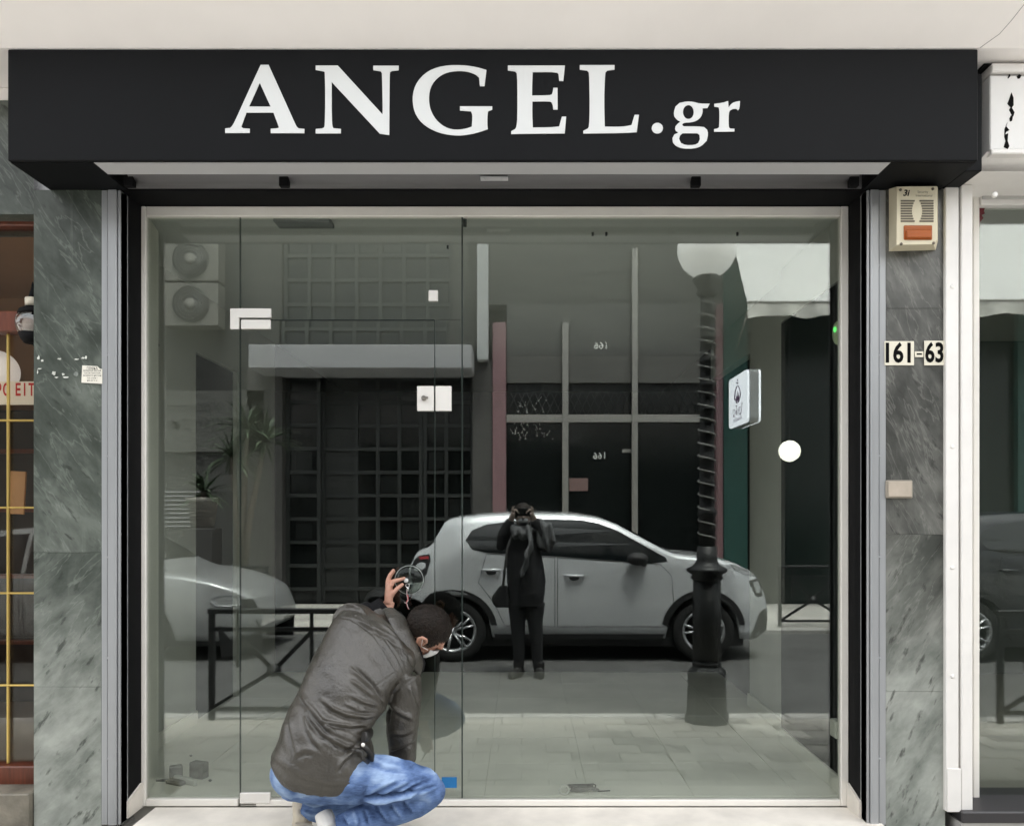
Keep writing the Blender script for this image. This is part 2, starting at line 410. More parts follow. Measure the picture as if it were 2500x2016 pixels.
LET = [
 ((540, 140), [[(455,95),(545,95),(600,215),(760,570),(850,770),(870,805),(890,820),(953,826),(953,874),(570,874),(570,824),(640,820),(662,812),(658,790),(600,640),(292,640),(240,780),(236,800),(252,818),(330,824),(330,872),(50,872),(50,820),(105,815),(128,795),(160,740),(300,430)], [(444,300),(568,572),(322,570)]]),
 ((540, 140), [[(1083,103),(1335,103),(1845,660),(1848,600),(1842,300),(1838,190),(1825,168),(1740,155),(1740,105),(2030,105),(2030,155),(1950,165),(1930,180),(1926,260),(1922,895),(1815,880),(1265,290),(1266,700),(1272,790),(1285,818),(1370,826),(1370,877),(1083,877),(1083,826),(1150,822),(1178,810),(1187,780),(1192,500),(1188,190),(1180,170),(1083,152)]]),
 ((980, 140), [[(972,155),(950,338),(898,338),(888,240),(850,205),(780,178),(700,165),(620,166),(530,180),(450,215),(380,275),(335,350),(316,440),(318,530),(335,610),(375,690),(430,755),(500,805),(580,832),(660,835),(740,822),(805,800),(812,700),(808,650),(795,625),(670,615),(670,568),(1038,568),(1038,605),(990,625),(983,680),(982,770),(988,828),(900,860),(800,885),(700,900),(600,900),(490,885),(380,850),(280,795),(200,720),(150,630),(130,530),(132,430),(160,330),(220,240),(310,165),(420,120),(540,100),(680,98),(800,110),(900,132)]]),
 ((980, 140), [[(1217,103),(1868,103),(1850,278),(1803,278),(1795,200),(1780,185),(1700,176),(1500,178),(1495,300),(1493,445),(1690,443),(1718,432),(1730,400),(1735,357),(1783,357),(1785,605),(1735,605),(1728,545),(1710,518),(1690,512),(1497,512),(1495,650),(1502,810),(1700,808),(1802,798),(1833,686),(1882,686),(1866,877),(1255,884),(1255,852),(1300,828),(1315,800),(1325,700),(1325,300),(1318,190),(1300,170),(1217,158)]]),
 ((1400, 140), [[(72,98),(468,98),(468,150),(385,160),(365,180),(358,260),(350,500),(357,800),(500,802),(600,795),(662,782),(697,665),(747,665),(722,862),(600,872),(112,878),(112,848),(165,820),(178,790),(185,600),(180,250),(174,180),(155,160),(72,150)]]),
 ((1400, 140), [ell(957, 817, 64, 61)]),
 ((1400, 140), [[(1555,538),(1530,587),(1472,590),(1474,640),(1455,690),(1410,730),(1340,752),(1275,752),(1245,765),(1242,785),(1260,797),(1420,797),(1490,805),(1525,835),(1537,885),(1520,960),(1460,1020),(1380,1050),(1240,1050),(1170,1020),(1135,980),(1130,930),(1150,890),(1200,866),(1170,850),(1160,825),(1165,795),(1190,765),(1222,742),(1180,720),(1150,680),(1145,630),(1165,570),(1210,530),(1290,512),(1370,517),(1440,538)], ell(1311, 633, 62, 80), [(1245,875),(1415,875),(1438,895),(1443,940),(1425,985),(1380,1010),(1280,1012),(1225,985),(1205,940),(1215,900)]]),
 ((1400, 140), [[(1607,540),(1700,528),(1765,508),(1770,580),(1800,540),(1840,518),(1900,508),(1895,590),(1880,615),(1860,598),(1820,597),(1785,615),(1772,650),(1770,760),(1775,810),(1790,822),(1837,824),(1837,856),(1605,858),(1605,828),(1640,822),(1662,805),(1666,700),(1665,600),(1655,578),(1607,572)]]),
]
for (ox, oy), polys in LET:
    obj('letter', MB().prism([smooth_poly(p) if len(p) > 4 else p for p in polys], letter_fn(ox, oy), .003), M_letter, sg)

# ------------------------------------------------------------------ rolling shutter parts in the slot
RY = -.20                                   # front plane of marble and guide rails
GLX0, GRX1 = A(251, 0, RY).x, A(2160, 0, RY).x
sh = thing('roller_shutter', (0, -.3, 2.85), 'raised grey roller shutter in the slot under the black sign', 'shutter')
MS = mat('shutter_steel', (.13, .127, .13), .45, var=.12, vscale=3, stretch=(.4, 6, 6))
obj('curtain_roll', MB().lathe([(.11, UX0+.05), (.11, UX1-.05)], (0, -.23, 2.955), 28, 'x'), MS, sh)
obj('slot_back', MB().box(UX0, UX1, -.2, -.19, 2.852, 2.94), MS, sh)
obj('slot_lid', MB().box(UX0, UX1, -.36, -.12, 3.10, 3.11), M_blackmatt, sh)
for px in (300, 684, 1706, 2098):
    q = A(px, 440, -.34)
    obj('bracket', MB().box(q.x-.021, q.x+.021, -.292, -.262, 2.824, 2.92, .003), M_blackmatt, sh)
q = A(1207, 459, -.30)
obj('lock_plate', MB().box(q.x-.06, q.x+.06, -.322, -.29, 2.846, 2.852).box(q.x-.04, q.x-.034, -.32, -.31, 2.838, 2.846).box(q.x+.03, q.x+.036, -.32, -.31, 2.838, 2.846), M_railbr, sh)
for a, b in ((1715, 1778), (1884, 1936)):
    p, r = A(a, 424, -.364), A(b, 424, -.364)
    obj('sticker', MB().box(p.x, r.x, -.367, -.3655, 2.846, 2.858), mat('worn_sticker', (.62, .62, .60), .7, var=.3, vscale=60), sh)
obj('slot_cheek', MB().box(GLX0-.03, UX0-.002, -.198, -.02, 2.847, 3.1), M_blackmatt, sh); obj('slot_cheek', MB().box(UX1+.002, GRX1+.03, -.198, -.02, 2.847, 3.1), M_blackmatt, sh)
obj('slot_cheek', MB().box(UX0-.03, UX0-.003, -.40, -.20, 2.856, 3.1), M_blackmatt, sh); obj('slot_cheek', MB().box(UX1+.003, UX1+.03, -.40, -.20, 2.856, 3.1), M_blackmatt, sh)
# guide rails
rl = MB(); top_r = 2.838
GL0, GL1, GR0, GR1 = A(251, 0, RY).x, A(297, 0, RY).x, A(2114, 0, RY).x, A(2160, 0, RY).x
for x0, x1, s in ((GL0, GL1, 1), (GR0, GR1, -1)):
    r = thing('shutter_guide', ((x0+x1)/2, RY, .0), 'grey guide rail beside the %s marble pillar' % ('mottled green left' if s > 0 else 'greyer, numbered'), 'rail', group='guide rails of the roller shutter')
    w = x1-x0
    m = MB()
    if s > 0: segs = ((x0, x0+w*.33), (x0+w*.37, x0+w*.83), (x0+w*.87, x1))
    else: segs = ((x0, x0+w*.12), (x0+w*.16, x0+w*.60), (x0+w*.64, x1))
    for i, (a, b) in enumerate(segs): m.box(a, b, RY-.012-(.006 if i == 1 else 0), RY+.06, .004, top_r, .002)
    m.box(x0, x1, RY-.004, RY+.05, .004, top_r-.001)
    obj('rail_profile', m, M_rail, r)
    for zz in (.3, .75, 1.2, 1.65, 2.1, 2.5):
        sc = MB(); sc.lathe([(.0, -.0025), (.006, -.0025), (.006, .002)], ((segs[1][0] if s > 0 else segs[2][0])-.0+.0, RY-.013, zz), 8, 'y')
        obj('rivet', sc, M_rail, r)

# ------------------------------------------------------------------ shop window: reveal, frame, panes, door
OX0, OX1, OZ1 = -1.800, 1.541, 2.845
sw = thing('shop_window', (0, 0, .0), 'full height glass shopfront with white frame behind the crouching man', 'shop window')
rv = MB()
rv.box(OX0-.03, OX0, -.188, .05, .012, OZ1); rv.box(OX1, OX1+.03, -.188, .05, .012, OZ1); rv.box(OX0-.03, OX1+.03, -.188, .05, OZ1+.001, OZ1+.05)
obj('reveal', rv, M_blackmatt, sw)
FR = .037
xl0, xl1 = A(340, 0, 0).x, A(358, 0, 0).x
xr0, xr1 = A(2051, 0, 0).x, A(2070, 0, 0).x
zt1, zt0 = A(0, 506, 0).z, A(0, 530, 0).z
zb1, zb0 = A(0, 1948, 0).z, STEP+.001
obj('frame', MB().box(OX0+.001, xl1, -.012, .03, zb0, OZ1-.002, .003), M_whitealu, sw)
obj('frame', MB().box(xr0, OX1-.001, -.012, .03, zb0, OZ1-.002, .003), M_whitealu, sw)
obj('frame', MB().box(xl1+.001, xr0-.001, -.012, .03, zt0, OZ1-.003, .003), M_whitealu, sw)
xd0, xd1, xs = A(585, 0, 0).x, A(1061, 0, 0).x, A(1128, 0, 0).x
zd = A(0, 780, 0).z
bt = MB().box(xl1+.001, xd0-.004, -.012, .03, zb0, zb1, .003); obj('bottom_rail', bt, M_whitealu, sw)
bt = MB().box(xd0+.08, xr0-.001, -.012, .03, zb0, zb1-.004, .003).box(xd0+.004, xd0+.08, -.002, .03, zb0, zb1-.03); obj('bottom_rail', bt, M_whitealu, sw)
GT = .010
def pane(name, x0, x1, z0, z1, par, y=0.006, tilt=0):
    m = MB().box(x0, x1, y, y+GT, z0, z1)
    if tilt: m.v = [(x, yy+(x-x0)*tilt, z) for x, yy, z in m.v]
    return obj(name, m, M_glass, par)
pane('glass_pane', xl1, xd0-.002, zb1-.003, zt0+.003, sw)
pane('glass_pane', xd0+.002, xs-.002, zd+.002, zt0+.003, sw)
pane('glass_pane', xd1+.002, xs-.002, zb1-.003, zd-.002, sw, tilt=.003)
pane('glass_pane', xs+.002, xr0, zb1-.003, zt0+.003, sw, tilt=-.0004)
door = pane('glass_door', xd0+.002, xd1-.002, zb1+.004, zd-.004, sw, tilt=.0022)
# dark seams between the panes
se = MB()
se.box(xd0-.0015, xd0+.0015, .004, .018, zb1, zt0); se.box(xs-.0028, xs+.0028, .003, .018, zb1, zt0)
se.box(xd1-.0014, xd1+.0014, .006, .018, zb1, zd); se.box(xd0+.003, xd1-.003, .0065, .018, zd-.0018, zd+.0014)
obj('seal', se, M_seam, sw)
# patch fittings
def plate(name, px0, py0, px1, py1, y0=-.012, y1=.004, par=sw, m=M_steel):
    a, b = A(px0, py0, y0), A(px1, py1, y0)
    return obj(name, MB().box(a.x, b.x, y0, y1, b.z, a.z, .0025), m, par)
a, b, c = A(562, 753, -.012), A(661, 803, -.012), A(583, 776, -.012)
hp = MB().prism([[(a.x, a.z), (b.x, a.z), (b.x, c.z+.002), (c.x, c.z+.002), (c.x, b.z), (a.x, b.z)]], lambda u, v, d: Vector((u, -.012+d, v)), .015)
obj('hinge_plate', hp, M_steel, sw)
plate('hinge_plate', 588, 780, 660, 803, par=door)
plate('stop_plate', 1046, 708, 1069, 735)
plate('lock_plate', 1018, 942, 1059, 1003, par=door)
lk = obj('lock_plate', MB().box(A(1063, 942, -.012).x, A(1102, 942, -.012).x, -.012, .004, A(0, 1003, -.012).z, A(0, 942, -.012).z, .0025), M_steel, sw)
cylp = A(1035, 972, -.014)
obj('lock_cylinder', MB().lathe([(.0, -.014), (.011, -.014), (.012, .0)], cylp, 14, 'y').box(cylp.x-.004, cylp.x+.022, -.034, -.028, cylp.z-.006, cylp.z+.005, .002), mat('dull_metal', (.32, .30, .27), .35, metal=.8), door)
plate('bottom_patch', 585, 1935, 659, 1961, par=door, y0=-.016)
obj('ceiling_closer', MB().box(A(668, 533, .03).x, A(806, 533, .03).x, .02, .12, A(0, 543, .03).z, A(0, 531, .03).z, .004), mat('grey_plastic', (.20, .21, .21), .5), sw)
obj('seal', MB().box(xs+.004, xs+.02, .02, .028, A(0, 550, 0).z, zt0, .002), M_seam, sw)
setp(obj('masking_tape', MB().box(A(1078, 0, 0).x, A(1115, 0, 0).x, .0035, .0058, A(0, 1923, 0).z, A(0, 1897, 0).z), M_tapeblue), 'strip of blue tape low on the glass beside the knee', 'tape')

# marble step
st = thing('entrance_step', (0, -.1, -.05), 'pale marble threshold step along the foot of the glass', 'step')
obj('tread', MB().box(A(0, 0, -.19).x+.615, A(2170, 0, -.27).x, -.27, -.014, -.03, STEP, .006), M_sill, st)
obj('riser', MB().box(A(0, 0, -.19).x+.63, A(2165, 0, -.27).x, -.262, -.10, GZ-.01, -.031), mat('riser_stone', (.50, .46, .41), .6, var=.15, vscale=5), st)
for px, s in ((300, 1), (2092, -1)):
    z1 = A(0, 1900, -.09).z
    x = OX0 if s > 0 else OX1
    m = MB(); k = .012*s
    m.add([(x+k, -.02, STEP), (x+k, -.155, STEP), (x+k, -.155, STEP+.075), (x+k, -.02, STEP+.115), (x-.0+.001*s, -.02, STEP), (x+.001*s, -.155, STEP), (x+.001*s, -.155, STEP+.075), (x+.001*s, -.02, STEP+.115)],
          [(0,1,2,3), (4,5,6,7), (0,1,5,4), (1,2,6,5), (2,3,7,6), (3,0,4,7)])
    obj('upstand', m, M_sill, st)
setp(obj('paper_cup', MB().lathe([(.035, 0), (.042, .05), (.036, .06)], (0, 0, 0), 10, 'z').add([], []), M_cream), 'crumpled pale scrap lying at the foot of the left marble pillar', 'litter')
o = bpy.data.objects['paper_cup']; o.name = 'paper_scrap'; p = A(262, 2003, -.27); o.location = (p.x, -.29, STEP-.03); o.rotation_euler = (1.2, .3, .5)

# ------------------------------------------------------------------ marble pillars with what hangs on them
PL0, PL1, PR0, PR1 = A(82, 0, RY-.01).x, GL0-.001, GR1+.001, A(2308, 0, RY-.01).x
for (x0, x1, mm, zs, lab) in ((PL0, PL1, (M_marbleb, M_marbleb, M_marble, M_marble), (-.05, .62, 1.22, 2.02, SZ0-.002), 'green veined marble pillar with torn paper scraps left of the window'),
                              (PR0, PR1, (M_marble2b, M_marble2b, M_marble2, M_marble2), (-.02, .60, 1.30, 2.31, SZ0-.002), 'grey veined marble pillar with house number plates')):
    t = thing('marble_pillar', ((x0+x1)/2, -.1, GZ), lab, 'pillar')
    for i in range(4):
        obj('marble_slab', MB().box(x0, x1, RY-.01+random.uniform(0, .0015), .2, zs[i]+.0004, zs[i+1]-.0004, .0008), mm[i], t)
    if x0 > 0: obj('plinth_stone', MB().box(x0-.004, x1+.02, RY-.05, .15, GZ-.02, -.021, .004), M_kerb, t)
    else: obj('plinth_stone', MB().box(x0-.002, x1+.03, RY-.02, .15, GZ-.02, -.0505, .003), M_kerb, t)
# alarm siren
yb = RY-.012
al = thing('alarm_siren', A(2230, 618, yb), 'cream alarm siren box with orange lamp above the number plates', 'alarm')
def al_pt(px, py, d): return A(px, py, yb-d)
o1 = [(2170, 614), (2284, 611), (2290, 588), (2290, 458), (2170, 462)]
f1 = [(2189, 598), (2279, 596), (2288, 583), (2287, 455), (2190, 456)]
m = MB(); bk_ = [al_pt(x, y, 0) for x, y in o1]
fr_ = [al_pt(CX+(x-CX)*1.0, y, .085) for x, y in f1]
n = 5
m.add(bk_+fr_, [tuple(range(5)), tuple(range(5, 10))]+[(i, (i+1) % 5, 5+(i+1) % 5, 5+i) for i in range(5)])
obj('housing', m, M_cream, al)
yf = yb-.085
gm = MB()
for i in range(9):
    py = 489+i*6.2
    wv = [34, 31, 29, 27.5, 27, 27.5, 29, 31, 34][i]
    for a, b in ((2199, 2199+wv), (2279-wv, 2279)):
        p0, p1 = A(a, py, yf-.001), A(b, py+3.6, yf-.001); gm.box(p0.x, p1.x, yf-.0025, yf+.004, p1.z, p0.z)
obj('speaker_slots', gm, M_grill, al)
p0, p1 = A(2206, 551, yf), A(2275, 586, yf)
obj('lamp_lens', MB().box(p0.x, p1.x, yf-.006, yf+.002, p1.z, p0.z, .003).box(p0.x+.006, p1.x-.006, yf-.016, yf-.005, p1.z+.004, p0.z-.022, .004), M_amber, al)
for px, py in ((2198, 464), (2277, 462), (2200, 596), (2279, 594)):
    q = A(px, py, yf); obj('screw', MB().lathe([(0, -.003), (.006, -.003), (.0065, .001)], q, 10, 'y'), M_grill, al)
k = (yf+CD)/F
def tx(px, py, y): 
    kk = (y+CD)/F; c0 = A(px, py, y)
    return lambda u, v: Vector((c0.x+u*kk, y, c0.z+v*kk))
obj('logo_print', text_mb('3i', 21, lambda u, v: tx(2213, 472, yf-.0012)(u+v*.25, v), bold=.6), M_ink, al)
obj('name_print', text_mb('Security', 8, tx(2253, 469, yf-.0012)), M_grill, al)
obj('name_print', text_mb('International', 8, tx(2256, 478, yf-.0012)), M_grill, al)
# number plates 161 - 63
yp = RY-.014
def plate_poly(name, px0, py0, px1, py1, txt, size, sx, label, cx=None):
    a, b = A(px0, py0, yp), A(px1, py1, yp)
    t = thing(name, ((a.x+b.x)/2, yp, b.z), label, 'number plate', group='house number plates')
    obj('plate', MB().box(a.x, b.x, yp-.003, yp+.002, b.z, a.z, .001), mat('plate_enamel', (.74, .70, .58), .4, var=.04, vscale=9), t)
    obj('digits', text_mb(txt, size, tx(cx or (px0+px1)/2, (py0+py1)/2+1, yp-.0042), bold=size*.028, sx=sx), M_ink, t)
    return t
plate_poly('number_plate', 2159, 833, 2231, 892, '161', 66, .80, 'wider cream number plate with three black digits, left of the dash', 2193)
plate_poly('number_plate', 2256, 832, 2307, 892, '63', 66, .72, 'narrower cream number plate with two black digits, right of the dash', 2282)
a, b = A(2233, 858, yp), A(2254, 872, yp)
dsh = thing('number_dash', ((a.x+b.x)/2, yp, b.z), 'small white dash plate between the two number plates', 'number plate', group='house number plates')
obj('plate', MB().box(a.x, b.x, yp-.003, yp+.002, b.z, a.z, .001), MATS['plate_enamel'], dsh)
obj('dash', MB().box(a.x+.008, b.x-.008, yp-.0045, yp-.0031, b.z+.010, a.z-.009), M_ink, dsh)
# blank bell cover
a, b = A(2161, 1172, yp), A(2227, 1216, yp)
bc = thing('bell_cover', ((a.x+b.x)/2, yp, b.z), 'beige blank bell cover plate below the number plates', 'cover plate')
obj('rim', MB().box(a.x, b.x, yp-.008, yp+.002, b.z, a.z, .005), mat('beige_rim', (.30, .27, .22), .5), bc)
obj('lid', MB().box(a.x+.009, b.x-.007, yp-.013, yp-.0075, b.z+.006, a.z-.006, .003), mat('beige_lid', (.44, .38, .31), .45, var=.08, vscale=20), bc)
# sticker and scraps on the left pillar
kk = (yp+CD)/F
pl = [(201, 892), (249, 896), (251, 938), (199, 935)]
sn = thing('paper_notice', A(225, 937, yp), 'small printed paper notice stuck on the left marble pillar', 'notice')
obj('sheet', MB().prism([[(A(x, y, yp).x, A(x, y, yp).z) for x, y in [(201, 892), (238, 894), (244, 900), (250, 901), (250, 937), (199, 934)]]], lambda u, v, d: Vector((u, yp-.0012+d, v)), .0012), M_paper, sn)
for i, (ln, sz, w) in enumerate((('ΓΕΝΙΚΑ', 8.5, .9), ('ΜΟΝΩΣΕΙΣ ΜΕΤΑΦ', 5.5, .85), ('ΤΟΙΧΩΝ ΤΑΡΑΤΣΩΝ', 5, .85), ('ΒΑΨΙΜΑΤΑ ΚΑΤΑΣΚ', 5.5, .85), ('ΤΗΛ 210 86 1', 5, .9), ('ΚΙΝ 697 5 15', 5, .9))):
    obj('print', text_mb(ln, sz, tx(225, 899+i*6.0, yp-.0022), sx=w), M_ink, sn)
rs = random.Random(3)
for i, (px, py, w, h) in enumerate(((94, 873, 8, 11), (103, 880, 7, 6), (145, 876, 9, 5), (187, 877, 12, 3), (203, 874, 9, 6), (210, 873, 5, 8), (97, 900, 10, 3), (92, 908, 3, 12), (131, 911, 11, 10), (137, 921, 10, 4), (155, 914, 7, 7), (161, 921, 14, 5), (186, 912, 16, 13))):
    pts = []
    for j in range(9):
        an = 2*math.pi*j/9; r = rs.uniform(.45, 1.0); q = A(px+math.cos(an)*w*r*.6, py+math.sin(an)*h*r*.6, yp); pts.append((q.x, q.z))
    obj('torn_scrap', MB().prism([pts], lambda u, v, d: Vector((u, yp-.0006+d, v)), .001), mat('torn_paper', (.62, .63, .58), .85, var=.3, vscale=90) if i != 12 else mat('glue_mark', (.20, .22, .20), .7, var=.3, vscale=90),
        bpy.data.objects['marble_pillar'])

# ------------------------------------------------------------------ inside the empty shop
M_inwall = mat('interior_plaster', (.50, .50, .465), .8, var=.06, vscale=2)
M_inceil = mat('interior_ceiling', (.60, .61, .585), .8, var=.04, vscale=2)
M_tile = mat('floor_tile', (.72, .71, .65), .5, var=.10, vscale=2.4, bump=.05, bscale=20)
M_dark = mat('dark_panel', (.008, .009, .009), .6, spec=.1)
M_darkwood = mat('dark_door_wood', (.02, .015, .014), .5)
FZ, CEZ, DEP = .045, 2.83, 3.0
def st_(name, mb, m): return obj(name, mb, m, kind='structure')
fl = st_('shop_floor', MB().box(-2.2, 1.75, .035, DEP, -.2, FZ-.004), mat('grout', (.58, .57, .52), .8))
tile = mesh_of(MB().box(-.2485, .2485, -.2485, .2485, -.008, 0, .001), 'floor_tile'); tile.materials.append(M_tile)
for i in range(8):
    for j in range(6):
        x, y = -1.93+i*.5, .29+j*.5
        o = bpy.data.objects.new('floor_tile', tile); COL.objects.link(o); o.parent = fl
        o.location = Vector((x, y, FZ+random.uniform(-.0008, .0008)))-ORG[fl.name]; ORG[o.name] = Vector((x, y, FZ))
st_('shop_ceiling', MB().box(-2.2, 1.75, .055, 6.5, CEZ, CEZ+.1), M_inceil)
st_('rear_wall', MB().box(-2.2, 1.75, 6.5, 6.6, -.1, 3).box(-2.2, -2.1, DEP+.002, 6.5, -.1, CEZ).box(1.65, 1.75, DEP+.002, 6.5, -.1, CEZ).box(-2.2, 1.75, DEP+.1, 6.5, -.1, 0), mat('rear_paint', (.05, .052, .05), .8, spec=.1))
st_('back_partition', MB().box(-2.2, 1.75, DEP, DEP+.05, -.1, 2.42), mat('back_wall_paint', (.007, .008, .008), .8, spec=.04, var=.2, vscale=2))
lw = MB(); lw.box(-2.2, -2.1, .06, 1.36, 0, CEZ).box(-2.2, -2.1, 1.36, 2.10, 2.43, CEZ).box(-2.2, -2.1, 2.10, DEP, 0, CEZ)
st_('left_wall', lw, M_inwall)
st_('right_wall', MB().box(1.60, 1.75, .96, 1.84, 0, CEZ).box(1.53, 1.75, .06, .96, 2.52, CEZ).box(1.60, 1.75, 1.84, DEP, 2.52, CEZ), M_inwall)
st_('wall_pier', MB().add([(x, y, z) for z in (FZ, CEZ-.001) for x, y in ((-2.099, .032), (-1.795, .032), (-1.858, .30), (-2.099, .30))], [(0,1,2,3), (4,5,6,7), (0,1,5,4), (1,2,6,5), (2,3,7,6), (3,0,4,7)]), mat('pier_plaster', (.82, .81, .74), .8, var=.05, vscale=2))
t = thing('inner_door', (-2.13, 1.73, FZ), 'black doorway standing open in the left wall inside the empty shop', 'doorway')
obj('leaf', MB().box(-2.19, -2.13, 1.36, 2.10, FZ, 2.43), M_dark, t)
t = thing('wall_panel', (1.66, .5, FZ), 'black panel along the right inside wall of the empty shop', 'panel')
obj('board', MB().box(1.536, 1.72, .07, .958, FZ, 2.515), M_dark, t)
t = thing('niche_panel', (1.68, 3, FZ), 'dark recess at the back of the right inside wall', 'panel')
obj('board', MB().box(1.66, 1.74, 1.845, DEP-.01, FZ, 2.515), mat('dark_recess', (.012, .013, .012), .7, spec=.08), t)
sk = MB().box(1.52, 1.535, .06, .958, FZ, FZ+.085, .003).box(1.582, 1.599, .962, 1.84, FZ, FZ+.085, .003)
st_('skirting', sk, mat('skirting_tile', (.70, .69, .63), .4))
st_('skirting', MB().box(-2.099, -2.082, .31, 1.35, FZ, FZ+.085, .003), MATS['skirting_tile'])
# small box on the right jamb and a junction box with pipe on the left pier
q = A(2040, 807, .04)
t = thing('exit_light', (1.52, .09, q.z), 'small rounded pale green emergency light inside the right edge of the window', 'light')
obj('housing', MB().ball((1.530, .09, q.z), (.026, .035, .058)), mat('pale_green_plastic', (.52, .60, .38), .35), t)
obj('indicator', MB().ball((1.508, .072, q.z+.012), (.008, .008, .014)), mat('green_led', (.1, .5, .1), .3, emit=(.15, 1, .2), estr=.25), t)
q = A(2037, 1782, .04)
t = thing('wall_socket', (1.52, .08, q.z), 'white wall socket low inside the right edge of the window', 'socket')
obj('plate', MB().box(1.500, 1.535, .045, .12, q.z-.045, q.z+.04, .006), mat('socket_white', (.62, .62, .56), .4), t)
q = A(404, 765, .4)
t = thing('junction_box', (-2.09, .52, q.z), 'open junction box with a short dark pipe on the left inside wall', 'junction box')
obj('box', MB().box(-2.11, -2.08, .50, .64, q.z-.28, q.z+.06, .004), M_inwall, t)
obj('plug', MB().box(-2.08, -2.03, .50, .58, q.z-.04, q.z+.03, .006), mat('socket_white', (.62, .62, .56), .4), t)
obj('pipe', MB().tube([(-2.045, .5, q.z-.02), (-1.955, .5, q.z-.15)], .013, 10), mat('dark_pipe', (.03, .03, .03), .5), t)
t = thing('ceiling_fixings', (.4, .3, CEZ-.02), 'row of tiny dark screw hooks under the ceiling inside the empty shop', 'fixings')
for x, y in ((-.4, .5), (.36, .3), (.43, .3), (1.1, .3)): obj('hook', MB().box(x-.005, x+.005, y, y+.01, CEZ-.018, CEZ-.0005), M_dark, t)
# rubble on the floor
k = lambda px, py: A(px, py, (FZ-CZ)*F/(CY-py)*1.0-CD) if False else Vector(((px-CX)*((CZ-FZ)/(py-CY)), F*(CZ-FZ)/(py-CY)-CD, FZ))
p = k(440, 1905)
t = thing('rubble_heap', p, 'small heap of broken brackets and blocks on the shop floor behind the left pane', 'debris')
M_gr1, M_gr2 = mat('rubble_grey', (.13, .13, .125), .7, var=.3, vscale=30), mat('rubble_pale', (.50, .50, .47), .6)
for dx, dy, sx, sy, sz, a, m_ in ((-.03, .02, .06, .045, .07, .5, M_gr1), (.075, .05, .085, .05, .08, -.35, M_gr1), (.02, -.02, .13, .02, .03, -.45, M_gr2), (.055, -.05, .13, .018, .03, -.5, M_gr2), (-.10, -.01, .1, .012, .012, .1, M_gr1), (.0, -.05, .1, .04, .02, -.4, M_gr1)):
    c = Vector((p.x+dx, p.y+dy, FZ+sz/2))
    obj('block', MB().box(c.x-sx/2, c.x+sx/2, c.y-sy/2, c.y+sy/2, c.z-sz/2, c.z+sz/2, .004, rot=Matrix.Rotation(a, 3, 'Z')), m_, t)
p = k(1400, 1938)
t = thing('cable_coil', p, 'loose coil of grey cable and a white ring on the floor just behind the glass', 'cable')
pts = []
for i in range(90):
    a = i*.42; r = .055+.02*math.sin(i*.37); pts.append((p.x+.05+r*1.1*math.cos(a), p.y+.05+r*.45*math.sin(a), FZ+.006+.012*(1+math.sin(i*.9))*.8))
pts += [(p.x+.12, p.y+.03, FZ+.004), (p.x+.18, p.y+.04, FZ+.004)]
obj('strands', MB().tube(pts, .0035, 6), M_gr1, t)
ring = [(p.x-.045+.022*math.cos(a), p.y+.0, FZ+.022+.022*math.sin(a)) for a in [i*math.pi/10 for i in range(21)]]
obj('ring', MB().tube(ring, .0055, 8), M_gr2, t)
for px, py in ((466, 1846), (513, 1907)):
    q = k(px, py); obj('pebble', MB().ball((q.x, q.y, FZ+.006), (.009, .007, .006), 8, 5), M_gr1, None, 'dark crumb on the shop floor '+('just behind the rubble heap' if py < 1900 else 'right of the rubble heap near the glass'), 'crumb', 'crumbs on the shop floor')

# ------------------------------------------------------------------ left neighbour: wooden shop door
M_wood = mat('varnished_wood', (.115, .030, .014), .38, var=.3, vscale=5, stretch=(14, 14, 1.2))
M_brass = mat('brass', (.62, .45, .14), .32, metal=.7)
M_brown = mat('brown_plaster', (.40, .25, .15), .8, var=.08, vscale=2)
M_glassL = glass_mat('door_glass', (.93, .90, .86), 1.42)
YL = -.06
xe = -2.19
ls = thing('wooden_shopfront', (-2.9, YL, .0), 'varnished wood shop door with brass glazing bars left of the marble pillar', 'shop door')
zz = lambda py, y=YL: A(0, py, y).z
obj('top_rail', MB().box(-4.4, xe, YL-.05, YL+.03, zz(560), zz(522)-.002, .006), M_wood, ls)
obj('transom_bar', MB().box(-4.4, xe, YL-.05, YL+.03, zz(815), zz(765), .006), M_wood, ls)
obj('bottom_rail', MB().box(-4.4, xe, YL-.05, YL+.03, zz(1930), zz(1862), .006), M_wood, ls)
obj('glass_pane', MB().box(-4.4, xe, YL, YL+.006, zz(765)+.001, zz(560)-.001), M_glassL, ls)
obj('glass_pane', MB().box(-4.4, xe, YL, YL+.006, zz(1862)+.001, zz(815)-.001), M_glassL, ls)
xb = A(20, 0, YL-.01).x
for i in range(4):
    x = xb-i*.42; obj('glazing_bar', MB().box(x-.006, x+.006, YL-.016, YL-.002, zz(1862)+.001, zz(815)-.001, .003), M_brass, ls)
for py in (1027, 1239, 1447, 1671):
    obj('glazing_bar', MB().box(-4.4, xe-.001, YL-.018, YL-.003, zz(py)-.0045, zz(py)+.0045, .003), M_brass, ls)
st_('side_shop_floor', MB().box(-4.6, -2.25, YL+.03, 3, -.2, .1), mat('side_floor', (.12, .10, .08), .5))
st_('side_shop_wall', MB().box(-4.6, -2.25, 2.2, 2.3, 0, 3.3).box(-4.7, -4.6, YL, 3, 0, 3.3).box(-2.25, -2.205, YL+.04, 2.2, 0, 3.3), M_brown)
st_('side_shop_ceiling', MB().box(-4.6, -2.21, YL+.03, 3, 3.0, 3.1), M_brown)
t = thing('wooden_cabinet', (-3.1, 1.9, .1), 'dark wooden cabinet standing at the back of the left shop', 'cabinet')
obj('carcass', MB().box(-4.2, -2.5, 1.7, 2.15, .1, 2.1, .01), M_darkwood, t)
